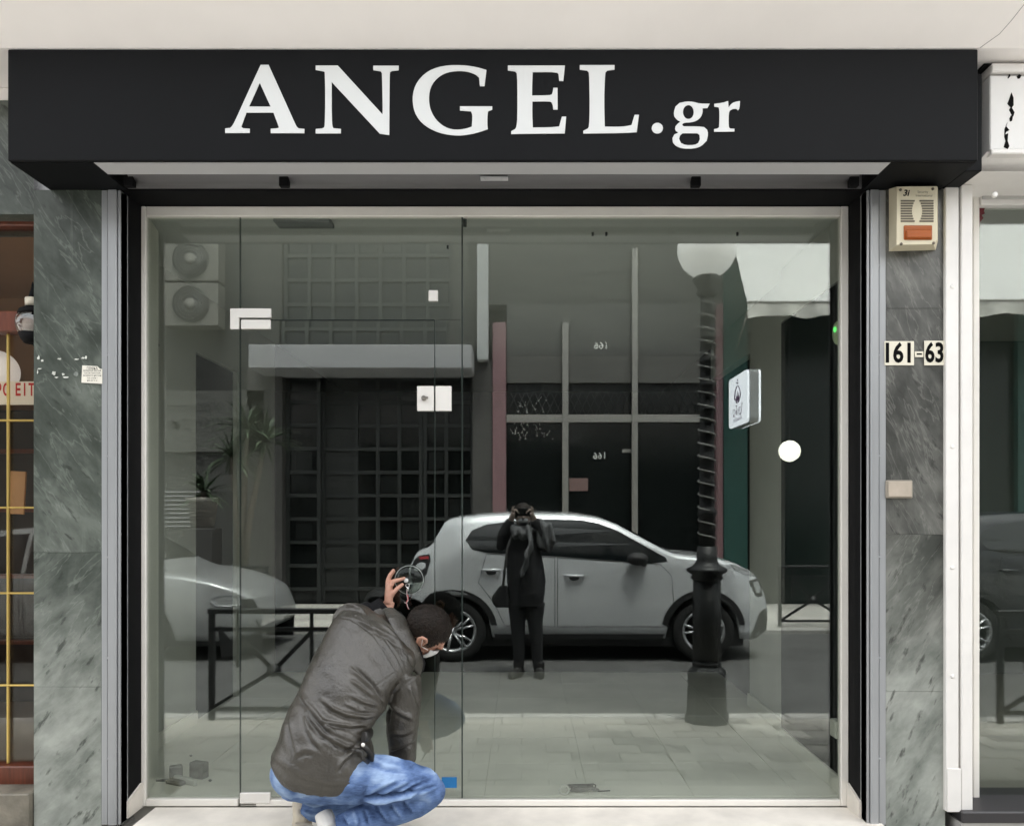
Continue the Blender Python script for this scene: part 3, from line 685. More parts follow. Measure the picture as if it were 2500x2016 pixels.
for z in (.5, .95, 1.4, 1.8): obj('shelf', MB().box(-4.15, -2.55, 1.66, 1.71, z, z+.03), M_wood, t)
def opal_mat():
    m = mat('opal_glass', (.80, .79, .77), .25); b = m.node_tree.nodes['Principled BSDF']
    b.inputs['Subsurface Weight'].default_value = 1; b.inputs['Subsurface Radius'].default_value = (.25, .25, .25); b.inputs['Subsurface Scale'].default_value = 1
    b.inputs['Emission Color'].default_value = (1, .98, .94, 1); b.inputs['Emission Strength'].default_value = .32  # faint glow added to brighten the unlit street globe
    return m
# wall lantern and globe inside the door glass
q = A(80, 790, -.135)
t = thing('wall_lantern', q, 'clear glass globe lantern with black cap and spike between wooden door and marble pillar', 'lantern')
r = .072
obj('globe', MB().ball(q, r, 22, 14), glass_mat('lantern_glass', (.75, .70, .66), 1.9), t)
obj('inner_glass', MB().ball(q-Vector((0, 0, .01)), (.045, .045, .05), 16, 10), mat('milky_glass', (.45, .42, .40), .25), t)
obj('cap', MB().lathe([(.062, .042), (.055, .062), (.03, .075), (.028, .078)], q, 18), M_blackmatt, t)
obj('collar', MB().lathe([(.032, .078), (.032, .115)], q, 16), mat('ivory_collar', (.60, .55, .44), .4), t)
obj('spike', MB().lathe([(.02, .115), (.012, .14), (.002, .19)], q, 12), M_blackmatt, t)
obj('base_cup', MB().lathe([(.035, -.09), (.05, -.07), (.058, -.045)], q, 16), M_blackmatt, t)
obj('arm', MB().tube([q+Vector((0, 0, -.08)), q+Vector((.02, .03, -.14)), q+Vector((.06, .06, -.15))], .009, 8), M_blackmatt, t)
q = A(-12, 908, .06)
t = thing('globe_pendant', q, 'milky white globe lamp hanging behind the wooden door', 'lamp')
obj('globe', MB().ball(q, .105, 24, 16), mat('white_glass', (.78, .78, .79), .3, emit=(1, .99, .97), estr=.075), t); opal_mat()  # slight glow added so the globe shows in the dim shop
obj('rod', MB().tube([q+Vector((0, 0, .1)), Vector((q.x, q.y, 3.0))], .006, 8), M_blackmatt, t)
# banner with red letters
yb2 = YL+.03
a, b = A(-120, 931, yb2), A(88, 988, yb2)
t = thing('red_letter_banner', ((a.x+b.x)/2, yb2, b.z), 'white paper banner with red capital letters behind the wooden door', 'banner')
obj('sheet', MB().box(a.x, b.x, yb2, yb2+.002, b.z, a.z), M_paper, t)
M_red = mat('red_print', (.50, .02, .02), .6)
for ch, px in (('Ο', -22), ('Ρ', -4), ('Θ', 16), ('Ε', 44), ('Ι', 60), ('Τ', 77)):
    if ch == 'Θ': ch = 'Ο'
    obj('letter', text_mb(ch, 40, tx(px, 953, yb2-.001), bold=1.3, sx=.62), M_red, t)
# cardboard sheet leaning inside
a, b = A(22, 1150, .25), A(60, 1255, .25)
setp(obj('cardboard_sheet', MB().box(a.x, b.x, .25, .262, b.z, a.z, .002, rot=Matrix.Rotation(.05, 3, 'Y')), mat('cardboard', (.42, .25, .12), .8, var=.1, vscale=8)), 'brown cardboard sheet hung inside the wooden door glass', 'cardboard')

# ------------------------------------------------------------------ right neighbour: white shopfront
YR = -.05
rsf = thing('white_shopfront', (3.0, YR, 0), 'white aluminium shopfront with large pane right of the numbered pillar', 'shop window')
yr = RY-.03
g0, g1, g2, g3, g4 = [A(px, 0, yr).x for px in (2309, 2341, 2345, 2352, 2374)]
ztop = A(0, 452, yr).z
gz0 = A(0, 1980, yr).z
obj('guide', MB().box(g0, g1, yr, .1, gz0, ztop, .003), M_whitepaint, rsf)
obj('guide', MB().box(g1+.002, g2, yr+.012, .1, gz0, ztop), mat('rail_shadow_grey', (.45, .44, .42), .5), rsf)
obj('guide', MB().box(g2+.002, g4, yr-.004, .1, gz0, ztop, .003), M_whitepaint, rsf)
obj('guide_cover', MB().box(g0+.003, g1+.006, yr-.008, yr-.001, gz0, A(0, 1874, yr).z, .002), M_whitepaint, rsf)
obj('frame', MB().box(A(2368, 0, YR).x, A(2383, 0, YR).x, YR-.03, YR+.03, gz0, A(0, 478, YR).z, .003), M_whitealu, rsf)
obj('frame', MB().box(A(2384, 0, YR).x, 6, YR-.03, YR+.03, A(0, 1960, YR).z, A(0, 1941, YR).z, .003), M_whitealu, rsf)
obj('frame', MB().box(A(2384, 0, YR).x, 6, YR-.04, YR+.03, A(0, 508, YR).z, A(0, 478, YR).z, .004), M_whitepaint, rsf)
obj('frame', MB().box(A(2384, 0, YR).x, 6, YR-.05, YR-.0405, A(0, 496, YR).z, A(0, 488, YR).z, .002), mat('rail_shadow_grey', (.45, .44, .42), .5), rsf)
obj('ledge', MB().box(A(2340, 0, yr).x, 6, yr-.03, .06, A(0, 1992, yr).z-.02, A(0, 1975, yr).z, .006), mat('black_ledge', (.035, .033, .035), .45), rsf)
obj('plinth', MB().box(A(2340, 0, yr).x, 6, yr-.02, .06, GZ-.02, A(0, 1992, yr).z-.021), M_kerb, rsf)
obj('glass_pane', MB().box(A(2380, 0, YR).x, 6, YR, YR+.01, A(0, 1945, YR).z, A(0, 505, YR).z), M_glass, rsf)
obj('lintel_panel', MB().box(A(2350, 0, -.25).x, 6, -.36, -.01, A(0, 478, YR-.05).z+.001, A(0, 452, yr).z+.004, .004), M_whitepaint, rsf)
lp = MB(); z0_, z1_ = A(0, 452, yr).z+.006, A(0, 372, -.4).z
lp.add([(1.945, -.25, z0_), (6, -.25, z0_), (6, -.40, z1_), (1.965, -.40, z1_), (1.945, -.02, z0_), (6, -.02, z0_), (6, -.02, z1_), (1.965, -.02, z1_)],
       [(0,1,2,3), (4,5,6,7), (0,1,5,4), (3,2,6,7), (0,3,7,4), (1,2,6,5)])
obj('sloping_panel', lp, M_whitepaint, rsf)
q = A(2430, 475, -.37); obj('bolt', MB().lathe([(0, -.012), (.010, -.012), (.013, 0)], (q.x, -.361, q.z), 10, 'y'), M_whitepaint, rsf)
for py in (700, 1090, 1385, 1650): 
    q = A(2325, py, yr); obj('screw_cap', MB().lathe([(0, -.004), (.008, -.003), (.010, 0)], (q.x, yr, q.z), 10, 'y'), M_whitepaint, rsf)
# white sign box with torn-off lettering
ysb = -.40
nb = thing('white_sign_box', (3, ysb, A(0, 368, ysb).z), 'white sign box with torn black letter remains at the right edge', 'sign')
x0 = A(2417, 0, ysb).x
obj('box', MB().box(x0, 6, ysb, -.05, A(0, 366, ysb).z, A(0, 184, ysb).z, .004), mat('sign_white', (.74, .73, .71), .45, var=.04, vscale=5), nb)
obj('top_rail', MB().box(x0-.001, 6, ysb-.018, -.05, A(0, 181, ysb).z+.001, A(0, 160, ysb).z, .004), M_whitepaint, nb)
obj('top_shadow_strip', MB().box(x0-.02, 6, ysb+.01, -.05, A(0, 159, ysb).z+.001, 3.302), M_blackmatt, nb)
obj('bottom_rail', MB().box(x0-.001, 6, ysb-.014, -.05, A(0, 379, ysb).z, A(0, 367, ysb).z, .004), M_whitepaint, nb)
rs = random.Random(11)
def torn(pts):
    pl = []
    for x, y in pts:
        q = A(x+rs.uniform(-.8, .8), y+rs.uniform(-.8, .8), ysb); pl.append((q.x, q.z))
    obj('torn_letter', MB().prism([pl], lambda u, v, d: Vector((u, ysb-.0025+d, v)), .0025), M_ink, nb)
torn([(2469, 227), (2473, 240), (2474, 258), (2470, 264), (2476, 275), (2474, 285), (2470, 280), (2463, 270), (2466, 262), (2459, 254), (2464, 244)])
torn([(2468, 283), (2473, 284), (2471, 296), (2466, 297), (2464, 290)])
torn([(2459, 300), (2456, 310), (2463, 318), (2456, 322), (2453, 330), (2461, 327), (2459, 345), (2463, 358), (2459, 364), (2451, 360), (2454, 345), (2451, 335), (2453, 315)])
torn([(2459, 192), (2464, 182), (2466, 186), (2462, 193)]); torn([(2483, 188), (2487, 183), (2493, 185), (2490, 192), (2485, 193)])
st_('right_shop_wall', MB().box(2.05, 6, 3, 3.1, -.2, 3.2).box(6, 6.1, 0, 3.1, -.2, 3.2).box(1.76, 1.86, .25, 3.1, -.2, 3.2), mat('right_inner_wall', (.10, .11, .10), .8))
st_('right_shop_ceiling', MB().box(1.9, 6, .06, 3.1, 2.85, 2.95), mat('right_ceiling', (.35, .36, .34), .8))
st_('right_shop_floor', MB().box(1.87, 6, .06, 3.0, -.2, .03), mat('right_floor', (.25, .24, .20), .6))
setp(obj('red_sticker', MB().prism([[(A(x, y, YR).x, A(x, y, YR).z) for x, y in [(2384, 509), (2404, 509), (2401, 516), (2404, 522), (2396, 526), (2400, 533), (2392, 543), (2391, 556), (2384, 558)]]], lambda u, v, d: Vector((u, YR-.0025+d, v)), .002), mat('dark_red_sticker', (.10, .006, .010), .5)), 'torn dark red sticker in the upper left corner of the right pane', 'sticker')

# ================================================================== the street in front (mirrored in the panes)
M_iron = mat('black_iron', (.016, .017, .018), .5, var=.3, vscale=12, bump=.15, bscale=60)
# ------------------------------------------------------------------ pavement barriers
def barrier(x, y, gz, label, w=.94, h=.79):
    t = thing('street_barrier', (x, y, gz), label, 'barrier', group='black iron pavement barriers with crossed bars')
    hw = w/2
    for s in (-1, 1): obj('post', MB().box(x+s*hw-.02, x+s*hw+.02, y-.02, y+.02, gz-.05, gz+h-.002, .003), M_iron, t)
    obj('top_rail', MB().box(x-hw-.03, x+hw+.03, y-.022, y+.022, gz+h, gz+h+.04, .006), M_iron, t)
    obj('rail', MB().box(x-hw+.021, x+hw-.021, y-.014, y+.014, gz+h-.13, gz+h-.10), M_iron, t)
    obj('rail', MB().box(x-hw+.021, x+hw-.021, y-.014, y+.014, gz+.07, gz+.10), M_iron, t)
    c = Vector((x, y, gz+.37))
    for sx, sz in ((-1, -1), (1, -1), (-1, 1), (1, 1)):
        e = Vector((x+sx*(hw-.03 if sz < 0 else .28), y, gz+(.105 if sz < 0 else h-.135)))
        d = e-c; L = d.length; an = math.atan2(d.z, d.x)
        obj('brace', MB().box(0, L, -.010, .010, -.016, .016, rot=Matrix.Rotation(-an, 3, 'Y'), pivot=(0, 0, 0)) if False else
            MB().add([c+d*f+Vector((-d.z, 0, d.x)).normalized()*a+Vector((0, b, 0)) for f in (.02, 1) for a in (-.016, .016) for b in (-.010, .010)],
                     [(0,1,3,2), (4,6,7,5), (0,4,5,1), (2,3,7,6), (0,2,6,4), (1,5,7,3)]), M_iron, t)
    obj('hub', MB().lathe([(.0, -.02), (.05, -.02), (.05, .02), (.0, .02)], c, 14, 'y'), M_iron, t)
    for s in (-1, 1): obj('stay', MB().box(x+s*.28-.012, x+s*.28+.012, y-.012, y+.012, gz+.39, gz+h-.001), M_iron, t)
    return t
q = RF(672, 1626, 2.15)
barrier(q.x, -2.13, GK, 'black iron barrier with crossed bars at the near kerb behind the crouching man')
for i, x in enumerate((3.95, 4.95)): barrier(x, -2.13, GK, ('black iron barrier at the near kerb mirrored low in the right shop pane', 'black iron barrier at the near kerb beyond the right edge of the view')[i])
for i, x in enumerate((-3.85, 3.9, 4.9)):
    barrier(x, -6.92, GK, ('black iron barrier across the road by the potted yucca', 'black iron barrier across the road in front of the white car', 'black iron barrier across the road beside the dark car')[i], w=.9)

# ------------------------------------------------------------------ lamppost
LX, LY = RF(1725, 0, 2.10).x, -2.08
LK = 1.07
GZ_, GZ = GZ, gz_at(-2.08)
lp = thing('lamppost', (LX, LY, GZ), 'black cast iron lamppost with twisted shaft and white globe at the kerb', 'lamppost')
obj('base', MB().lathe([(.162, GZ-.03), (.162, -.08), (.150, -.06), (.140, .20), (.147, .21), (.136, .24), (.106, .27), (.11, .295), (.096, .32)], (LX, LY, 0), 8, smooth=False), M_iron, lp)
obj('lower_shaft', MB().lathe([(.106, .32), (.102, .95)], (LX, LY, 0), 14), M_iron, lp)
obj('collar', MB().lathe([(.100, .90), (.122, .915), (.108, .94), (.148, .965), (.148, .985), (.112, 1.0), (.09, 1.02), (.076, 1.05), (.070, 1.15)], (LX, LY, 0), 20), M_iron, lp)
pr = [(.060, 1.15), (.060, 1.36), (.072, 1.38), (.072, 1.41), (.058, 1.43)]
for i in range(9): z = 1.45+i*.178; pr += [(.056-.001*i, z), (.056-.001*i, z+.158), (.062-.001*i, z+.168)]
pr += [(.047, 3.08)]
obj('upper_shaft', MB().lathe(pr, (LX, LY, 0), 14), M_iron, lp)
obj('capital', MB().lathe([(.053, 2.98), (.08, 3.01), (.064, 3.04), (.09, 3.08), (.107, 3.11), (.09, 3.13)], (LX, LY, 0), 18), M_iron, lp)
sp = [(LX+.064*math.cos(a), LY+.064*math.sin(a), 1.2+1.80*a/(2*math.pi*19)) for a in [i*math.pi/8 for i in range(19*16)]]
obj('light_string', MB().tube(sp, .006, 5), mat('string_grey', (.32, .32, .31), .5), lp)
M_opal = MATS['opal_glass']
obj('globe', MB().ball((LX, LY, 3.335), .215, 28, 18), M_opal, lp)
GZ = GZ_

# ------------------------------------------------------------------ cars
M_tyre = mat('tyre_rubber', (.012, .012, .012), .85); M_rim = mat('alloy_rim', (.55, .56, .57), .3, metal=.8); M_cglass = mat('car_glass', (.006, .008, .009), .06, spec=.8)
M_clad = mat('black_cladding', (.016, .016, .017), .6); M_red_l = mat('red_lens', (.35, .01, .015), .15, coat=.5); M_clear = mat('clear_lens', (.35, .36, .37), .1, coat=.6)
def interp(pts, x):
    if x <= pts[0][0]: return pts[0][1]
    for (a, b), (c, d) in zip(pts, pts[1:]):
        if x <= c: return b+(d-b)*(x-a)/(c-a)
    return pts[-1][1]
def smooth_interp(pts, x, r=.05):
    return sum(interp(pts, x+o*r)*w for o, w in ((-1, .25), (0, .5), (1, .25)))
def car(name, x_rear, y_near, paint, spec, label):
    """side-on car facing +x; spec in metres from the rear bumper and above the road"""
    L, Wd, H = spec['L'], spec['W'], spec['H']; top, belt = spec['top'], spec['belt']
    yc = y_near-Wd/2; gz = RZ
    t = thing(name, (x_rear+L/2, yc, gz), label, 'car', group='cars parked across the road')
    wr, wx = spec['wr'], spec['wheels']; arch = wr+.065
    def plan(x):
        d = min(x, L-x); r = .60
        e = max(0, 1-d/r); return (Wd/2)*(1-.26*e**2.2)
    def hw(x, z):
        b = smooth_interp(belt, x); p = plan(x)
        if z <= b:
            u = (z-.25)/max(.2, b-.25); return p-.035*(1-min(1, max(0, u*1.6)))**2-.012*max(0, u-.75)*4-.02*max(0, .35-u)
        tp = H; return p-.012-.30*min(1, (z-b)/max(.1, tp-b))**1.15*(.62)
    xs = sorted(set([0, .012, .04, .09]+[i*.045 for i in range(3, int(L/.045))]+[L-.09, L-.04, L-.012, L]))
    rings = []
    for x in xs:
        zt = smooth_interp(top, x, .03); zb = interp(spec['bottom'], x)
        for w_ in wx:
            d = abs(x-w_)
            if d < arch: zb = max(zb, wr+math.sqrt(max(0, arch*arch-d*d))*.98)
        zt = max(zt, zb+.10); b = min(smooth_interp(belt, x), zt-.05)
        zs = [zb+(b-zb)*k/7 for k in range(8)]+[b+(zt-.035-b)*k/5 for k in range(1, 6)]
        half = [(hw(x, z), z) for z in zs]
        we = half[-1][0]; half += [(we-.035, zt-.012), (we*.72, zt), (we*.35, zt+.012), (0, zt+.016)]
        ring = [Vector((x_rear+x, yc+p, gz+z)) for p, z in half]+[Vector((x_rear+x, yc-p, gz+z)) for p, z in reversed(half[:-1])]
        rings.append(ring)
    obj('body', MB().loft(rings, cap=True, smooth=True, closed=True), paint, t)
    def side(name, poly, m, off, parent=t, th=.02, both=True, sub=0):
        """a panel cut from the side surface, off metres proud of it"""
        mb = MB()
        for s in ((1, -1) if both else (1,)):
            mb.prism([poly], lambda u, v, d: Vector((x_rear+u, yc+s*(hw(u, v)+off-d), gz+v)), th)
        return obj(name, mb, m, parent)
    for dpoly in spec['doors']:
        cx_ = sum(p[0] for p in dpoly)/len(dpoly); cz_ = sum(p[1] for p in dpoly)/len(dpoly)
        gap = []
        n = len(dpoly)
        # subdivide so that the panel follows the body
        big = [(cx_+(p[0]-cx_)*1.0+(.008 if p[0] > cx_ else -.008), p[1]+(.008 if p[1] > cz_ else -.008)) for p in dpoly]
        lines = []
        mb = MB()
        for s in (1, -1):
            pts = []
            for i in range(n):
                a, b2 = Vector((*dpoly[i], 0)), Vector((*dpoly[(i+1) % n], 0)); k = max(2, int((b2-a).length/.06))
                for j in range(k):
                    p = a+(b2-a)*j/k; pts.append(Vector((x_rear+p.x, yc+s*(hw(p.x, p.y)+.001), gz+p.y)))
            mb.tube(pts+[pts[0]], .003, 5)
        obj('door_gap', mb, M_clad, t)
    for w_, kind in spec['windows']:
        side('window', w_, M_cglass, .006, th=.012)
    for w_ in spec.get('black', []): side('cladding', w_, M_clad, .008, th=.03)
    for x0, z0 in spec['handles']:
        mb = MB()
        for s in (1, -1):
            y = yc+s*(hw(x0, z0)+.03); mb.tube([(x_rear+x0-.095, y-s*.025, gz+z0), (x_rear+x0-.08, y, gz+z0), (x_rear+x0+.08, y, gz+z0), (x_rear+x0+.095, y-s*.025, gz+z0)], (.012, .014, .014, .012), 8)
        obj('handle', mb, spec.get('handle_mat', paint), t)
        mb = MB()
        for s in (1, -1):
            y = yc+s*(hw(x0, z0-.02)+.0015); mb.prism([ell(0, 0, .055, .035, 14)], lambda u, v, d: Vector((x_rear+x0+u, y-s*d, gz+z0-.02+v)), .004)
        obj('handle_recess', mb, M_clad, t)
    mx, mz = spec['mirror']
    mb = MB()
    for s in (1, -1):
        y = yc+s*(hw(mx, mz)+.10); mb.ball((x_rear+mx, y, gz+mz), (.115, .085, .07), 16, 10).tube([(x_rear+mx+.05, y, gz+mz-.03), (x_rear+mx+.09, y-s*.12, gz+mz-.07)], .03, 8)
    obj('wing_mirror', mb, M_clad, t)
    for nm, poly, m in spec['lights']:
        o = side(nm, poly, m, .014 if nm in ('headlamp_lens', 'lamp_strip') else .010, th=.05)
    # windscreen and rear window: panels over the slopes between pillars
    for (xa, xb) in spec['screens']:
        mb = MB(); rows = []
        for i in range(9):
            x = xa+(xb-xa)*i/8; zt = smooth_interp(top, x, .03)
            w2 = hw(x, max(smooth_interp(belt, x), zt-.035))-.11
            rows.append([Vector((x_rear+x, yc+w2*f, gz+zt+.022-.012*abs(f))) for f in (-1, -.6, -.2, .2, .6, 1)])
        vs = [p for r in rows for p in r]; fs = [(i*6+j, i*6+j+1, (i+1)*6+j+1, (i+1)*6+j) for i in range(8) for j in range(5)]
        mb.add(vs, fs, True); obj('screen_glass', mb, M_cglass, t)
    # wheels
    for w_ in wx:
        for s in (1, -1):
            yo = yc+s*(Wd/2-.02); c = (x_rear+w_, 0, gz+wr)
            wh = obj('wheel', MB().lathe([(wr*.62, yo-s*.20), (wr*.95, yo-s*.20), (wr, yo-s*.17), (wr, yo-s*.03), (wr*.95, yo), (wr*.68, yo-s*.005), (wr*.64, yo-s*.02)], c, 36, 'y', cap=False), M_tyre, t)
            rm = MB(); rm.lathe([(wr*.64, yo-s*.018), (wr*.70, yo-s*.004), (wr*.66, yo), (wr*.60, yo-s*.02), (wr*.58, yo-s*.06)], c, 36, 'y', cap=False)
            for k in range(5):
                for dd in (-.16, .16):
                    an = 2*math.pi*k/5+math.pi/2+.2; a0, a1 = an+dd*.7, an+dd*1.3
                    p0 = Vector((c[0]+wr*.12*math.cos(a0), yo-s*.03, c[2]+wr*.12*math.sin(a0))); p1 = Vector((c[0]+wr*.64*math.cos(a1), yo-s*.012, c[2]+wr*.64*math.sin(a1)))
                    rm.tube([p0, p1], [(.016, .02), (.012, .018)], 6)
            rm.lathe([(0, yo-s*.018), (wr*.13, yo-s*.02), (wr*.16, yo-s*.04)], c, 16, 'y')
            obj('rim', rm, M_rim, wh)
            obj('brake_disc', MB().lathe([(0, yo-s*.075), (wr*.63, yo-s*.075), (wr*.63, yo-s*.09), (0, yo-s*.09)], c, 24, 'y'), mat('hub_dark', (.02, .02, .02), .6), wh)
    obj('underbody', MB().box(x_rear+.25, x_rear+L-.3, yc-Wd/2+.10, yc+Wd/2-.10, gz+.16, gz+.40), M_clad, t)
    return t
YN = -4.70
x_r = RD(856, 0, 4.7).x
def cp(dx, dy): q = RD(dx, dy, 4.7); return (q.x-x_r, q.z-RZ)
hat_top = [cp(*p) for p in ((857, 1200), (862, 1182), (872, 1160), (905, 1148), (925, 1118), (936, 1094), (962, 1086), (1010, 1080), (1070, 1077), (1140, 1077), (1210, 1079), (1260, 1086), (1300, 1100), (1345, 1125), (1395, 1152), (1420, 1164), (1450, 1168), (1500, 1172), (1550, 1183), (1592, 1203), (1612, 1228), (1622, 1250), (1626, 1275))]
hat_L = cp(1628, 0)[0]
hat_top = [(max(0, a), b) for a, b in hat_top]+[(hat_L, cp(0, 1290)[1])]
hat_belt = [(0, .98), (.5, 1.05), cp(975, 1158), cp(1180, 1172), cp(1400, 1186), (3.55, .92), (hat_L, .72)]
hat_bottom = [(0, .45), (.12, .30), (.3, .27), (3.5, .25), (hat_L-.15, .22), (hat_L-.02, .30), (hat_L, .38)]
M_white_car = mat('white_car_paint', (.66, .68, .70), .27, metal=.28, coat=.9)
win = [cp(*p) for p in ((977, 1136), (990, 1115), (1020, 1103), (1080, 1095), (1150, 1092), (1222, 1093), (1258, 1100), (1300, 1116), (1350, 1144), (1400, 1172), (1404, 1180), (1370, 1184), (1180, 1170), (1020, 1161), (992, 1155))]
def split(poly, xa, xb):
    """clip an outline to xa..xb"""
    for sgn, lim in ((1, xa), (-1, xb)):
        out = []
        for i in range(len(poly)):
            a, b = poly[i-1], poly[i]; fa, fb = sgn*(a[0]-lim) >= 0, sgn*(b[0]-lim) >= 0
            if fa != fb: k = (lim-a[0])/(b[0]-a[0]); out.append((lim, a[1]+(b[1]-a[1])*k))
            if fb: out.append(b)
        poly = out
    return poly
bx0, bx1 = cp(1170, 0)[0], cp(1060, 0)[0]
def arch_poly(xc, wr, r0, r1, a0=8, a1=172):
    o = [(xc+r1*math.cos(R_(a)), wr+r1*math.sin(R_(a))*.98) for a in range(a0, a1+1, 9)]
    return o+[(xc+r0*math.cos(R_(a)), wr+r0*math.sin(R_(a))*.98) for a in range(a1, a0-1, -9)]
w_r, w_f = cp(955, 0)[0], cp(1481, 0)[0]
hat = dict(L=hat_L, W=1.78, H=1.60, top=hat_top, belt=hat_belt, bottom=hat_bottom, wr=.33, wheels=(w_r, w_f),
    windows=[(win, 0)],
    doors=[[cp(1172, 1172), cp(1388, 1186), cp(1412, 1210), cp(1416, 1262), cp(1408, 1318), cp(1172, 1318)], [cp(1022, 1164), cp(1166, 1172), cp(1166, 1318), cp(1060, 1316), cp(1040, 1270), cp(1005, 1225)]],
    black=[arch_poly(w_r, .33, .39, .455), arch_poly(w_f, .33, .39, .455), [(w_r+.44, .245), (w_f-.44, .245), (w_f-.42, .30), (w_r+.42, .30)],
           [cp(1598, 1312), cp(1606, 1290), cp(1622, 1284), cp(1627, 1300), cp(1627, 1330), cp(1600, 1345), cp(1585, 1345)]],
    handles=[cp(1207, 1210), cp(1032, 1198)], mirror=cp(1338, 1174),
    lights=[('tail_light', [cp(860, 1208), cp(868, 1180), cp(880, 1170), cp(904, 1166), cp(907, 1180), cp(898, 1205), cp(885, 1225), cp(866, 1228)], M_clad),
            ('lamp_strip', [cp(880, 1172), cp(902, 1170), cp(903, 1176), cp(882, 1178)], M_red_l),
            ('headlight', [cp(1580, 1222), cp(1604, 1218), cp(1612, 1236), cp(1613, 1256), cp(1596, 1254)], M_clad), ('headlamp_lens', [cp(1588, 1226), cp(1602, 1223), cp(1608, 1238), cp(1608, 1250), cp(1596, 1248)], M_clear), ('daylight_lamp', [cp(1538, 1186), cp(1560, 1192), cp(1588, 1206), cp(1596, 1213), cp(1570, 1208), cp(1548, 1198)], M_clear)],
    screens=[(cp(1292, 0)[0], cp(1412, 0)[0]), (cp(880, 0)[0], cp(926, 0)[0])])
hat['lights'][1] = ('lamp_strip', hat['lights'][1][1], M_red_l)
c1 = car('hatchback_car', x_r, YN, M_white_car, hat, 'white five door hatchback with black wheel arches mirrored in the middle of the window')
# pillars between the panes of the hatchback
pb = MB()
for dx in (1170, 1058):
    a, b = cp(dx, 1176), cp(dx, 1094)
    for s in (1, -1):
        yy = YN-.875
        for xx in (a[0],):
            hb, ht = .86, .70
    # a thin black B pillar strip lies flush in the dark side glass
# silver saloon to the left
M_silver = mat('silver_car_paint', (.42, .43, .43), .3, metal=.35, coat=.6)
sal_x1 = RD(541, 0, 4.7).x; sL = 4.4
def sp_(dx, dy): q = RD(dx, dy, 4.7); return (q.x-(sal_x1-sL), q.z-RZ)
sal_top = [(0, .75), (.05, .98), (.6, 1.06), (.9, 1.12), (1.5, 1.40), (2.0, 1.45), (2.5, 1.43), (3.15, 1.02), sp_(330, 1206), sp_(380, 1211), sp_(440, 1223), sp_(485, 1238), sp_(515, 1252), sp_(530, 1270), sp_(538, 1295), (4.4, .45)]
sal_top = sorted(sal_top)
swr = .31; s_f = 3.10; s_r = .92
swin = [(1.1, 1.02), (1.5, 1.32), (1.9, 1.37), (2.45, 1.36), (2.95, 1.08), (2.9, .96), (1.2, .96)]
sal = dict(L=sL, W=1.74, H=1.46, top=sal_top, belt=[(0, .9), (1.2, .94), (3.0, .92), (3.6, .80), (4.4, .55)], bottom=[(0, .4), (.2, .25), (4.1, .22), (4.38, .28), (4.4, .36)], wr=swr, wheels=(s_r, s_f),
    windows=[(split(swin, 1.0, 1.95), 0), (split(swin, 2.0, 3.0), 0)], doors=[[(1.98, .94), (2.98, .94), (3.05, .6), (3.0, .3), (1.98, .3)], [(1.1, .95), (1.94, .94), (1.94, .3), (1.4, .3), (1.25, .6)]],
    black=[[sp_(455, 1318), sp_(532, 1308), sp_(539, 1325), sp_(538, 1380), sp_(460, 1385)], [sp_(500, 1262), sp_(522, 1262), sp_(532, 1282), sp_(505, 1288)]], handles=[(2.15, .86), (1.3, .88)], mirror=(2.85, 1.0),
    lights=[('headlight', [sp_(438, 1262), sp_(452, 1254), sp_(480, 1252), sp_(500, 1258), sp_(505, 1272), sp_(478, 1276), sp_(450, 1274)], M_clear), ('tail_light', [(.02, .75), (.25, .8), (.25, .92), (.03, .92)], M_red_l)],
    screens=[(2.55, 3.12), (.95, 1.45)])
c2 = car('saloon_car', sal_x1-sL, YN, M_silver, sal, 'silver saloon car whose front end is mirrored at the left of the window')
dk = dict(hat)
c3 = car('dark_hatchback', 4.25, YN-.05, mat('dark_blue_paint', (.008, .010, .016), .3, coat=.7), dk, 'dark blue hatchback mirrored in the pane at the right edge')

# ------------------------------------------------------------------ building across the road
YO = 9.60
M_conc = mat('facade_render', (.06, .06, .056), .85, var=.10, vscale=1.5, bump=.15, bscale=25)
M_conc2 = mat('grey_stone_cladding', (.075, .072, .068), .7, var=.2, vscale=3, bump=.1, bscale=30)
M_palefac = mat('pale_facade', (.045, .045, .042), .8, var=.06, vscale=2)
M_canopy = mat('canopy_concrete', (.35, .35, .36), .8, var=.05, vscale=2)
M_pink = mat('pink_marble', (.24, .14, .15), .5, var=.10, vscale=4)
M_teal = mat('teal_paint', (.024, .085, .074), .5, var=.1, vscale=3)
M_wd = mat('window_dark', (.008, .010, .010), .12, spec=.6)
M_grid = mat('iron_grid', (.035, .038, .037), .5)
M_alufr = mat('dull_aluminium', (.30, .29, .27), .45, metal=.3)
ob = thing('opposite_building', (0, -YO, GK), 'grey apartment building across the road mirrored in the window', 'building')
def X(d): return RD(d, 0, YO).x
def Z(d): return RD(0, d, YO).z
def blk(name, dx0, dy0, dx1, dy1, m, y0=0.0, y1=.3, par=None, **kw):
    """a block on the opposite front, given by its mirrored outline; y0 metres proud (negative = recessed)"""
    return obj(name, MB().box(X(dx0), X(dx1), -YO-y1, -YO+y0, Z(dy1), Z(dy0), .004), m, par or ob, **kw)
TOP = 7.0
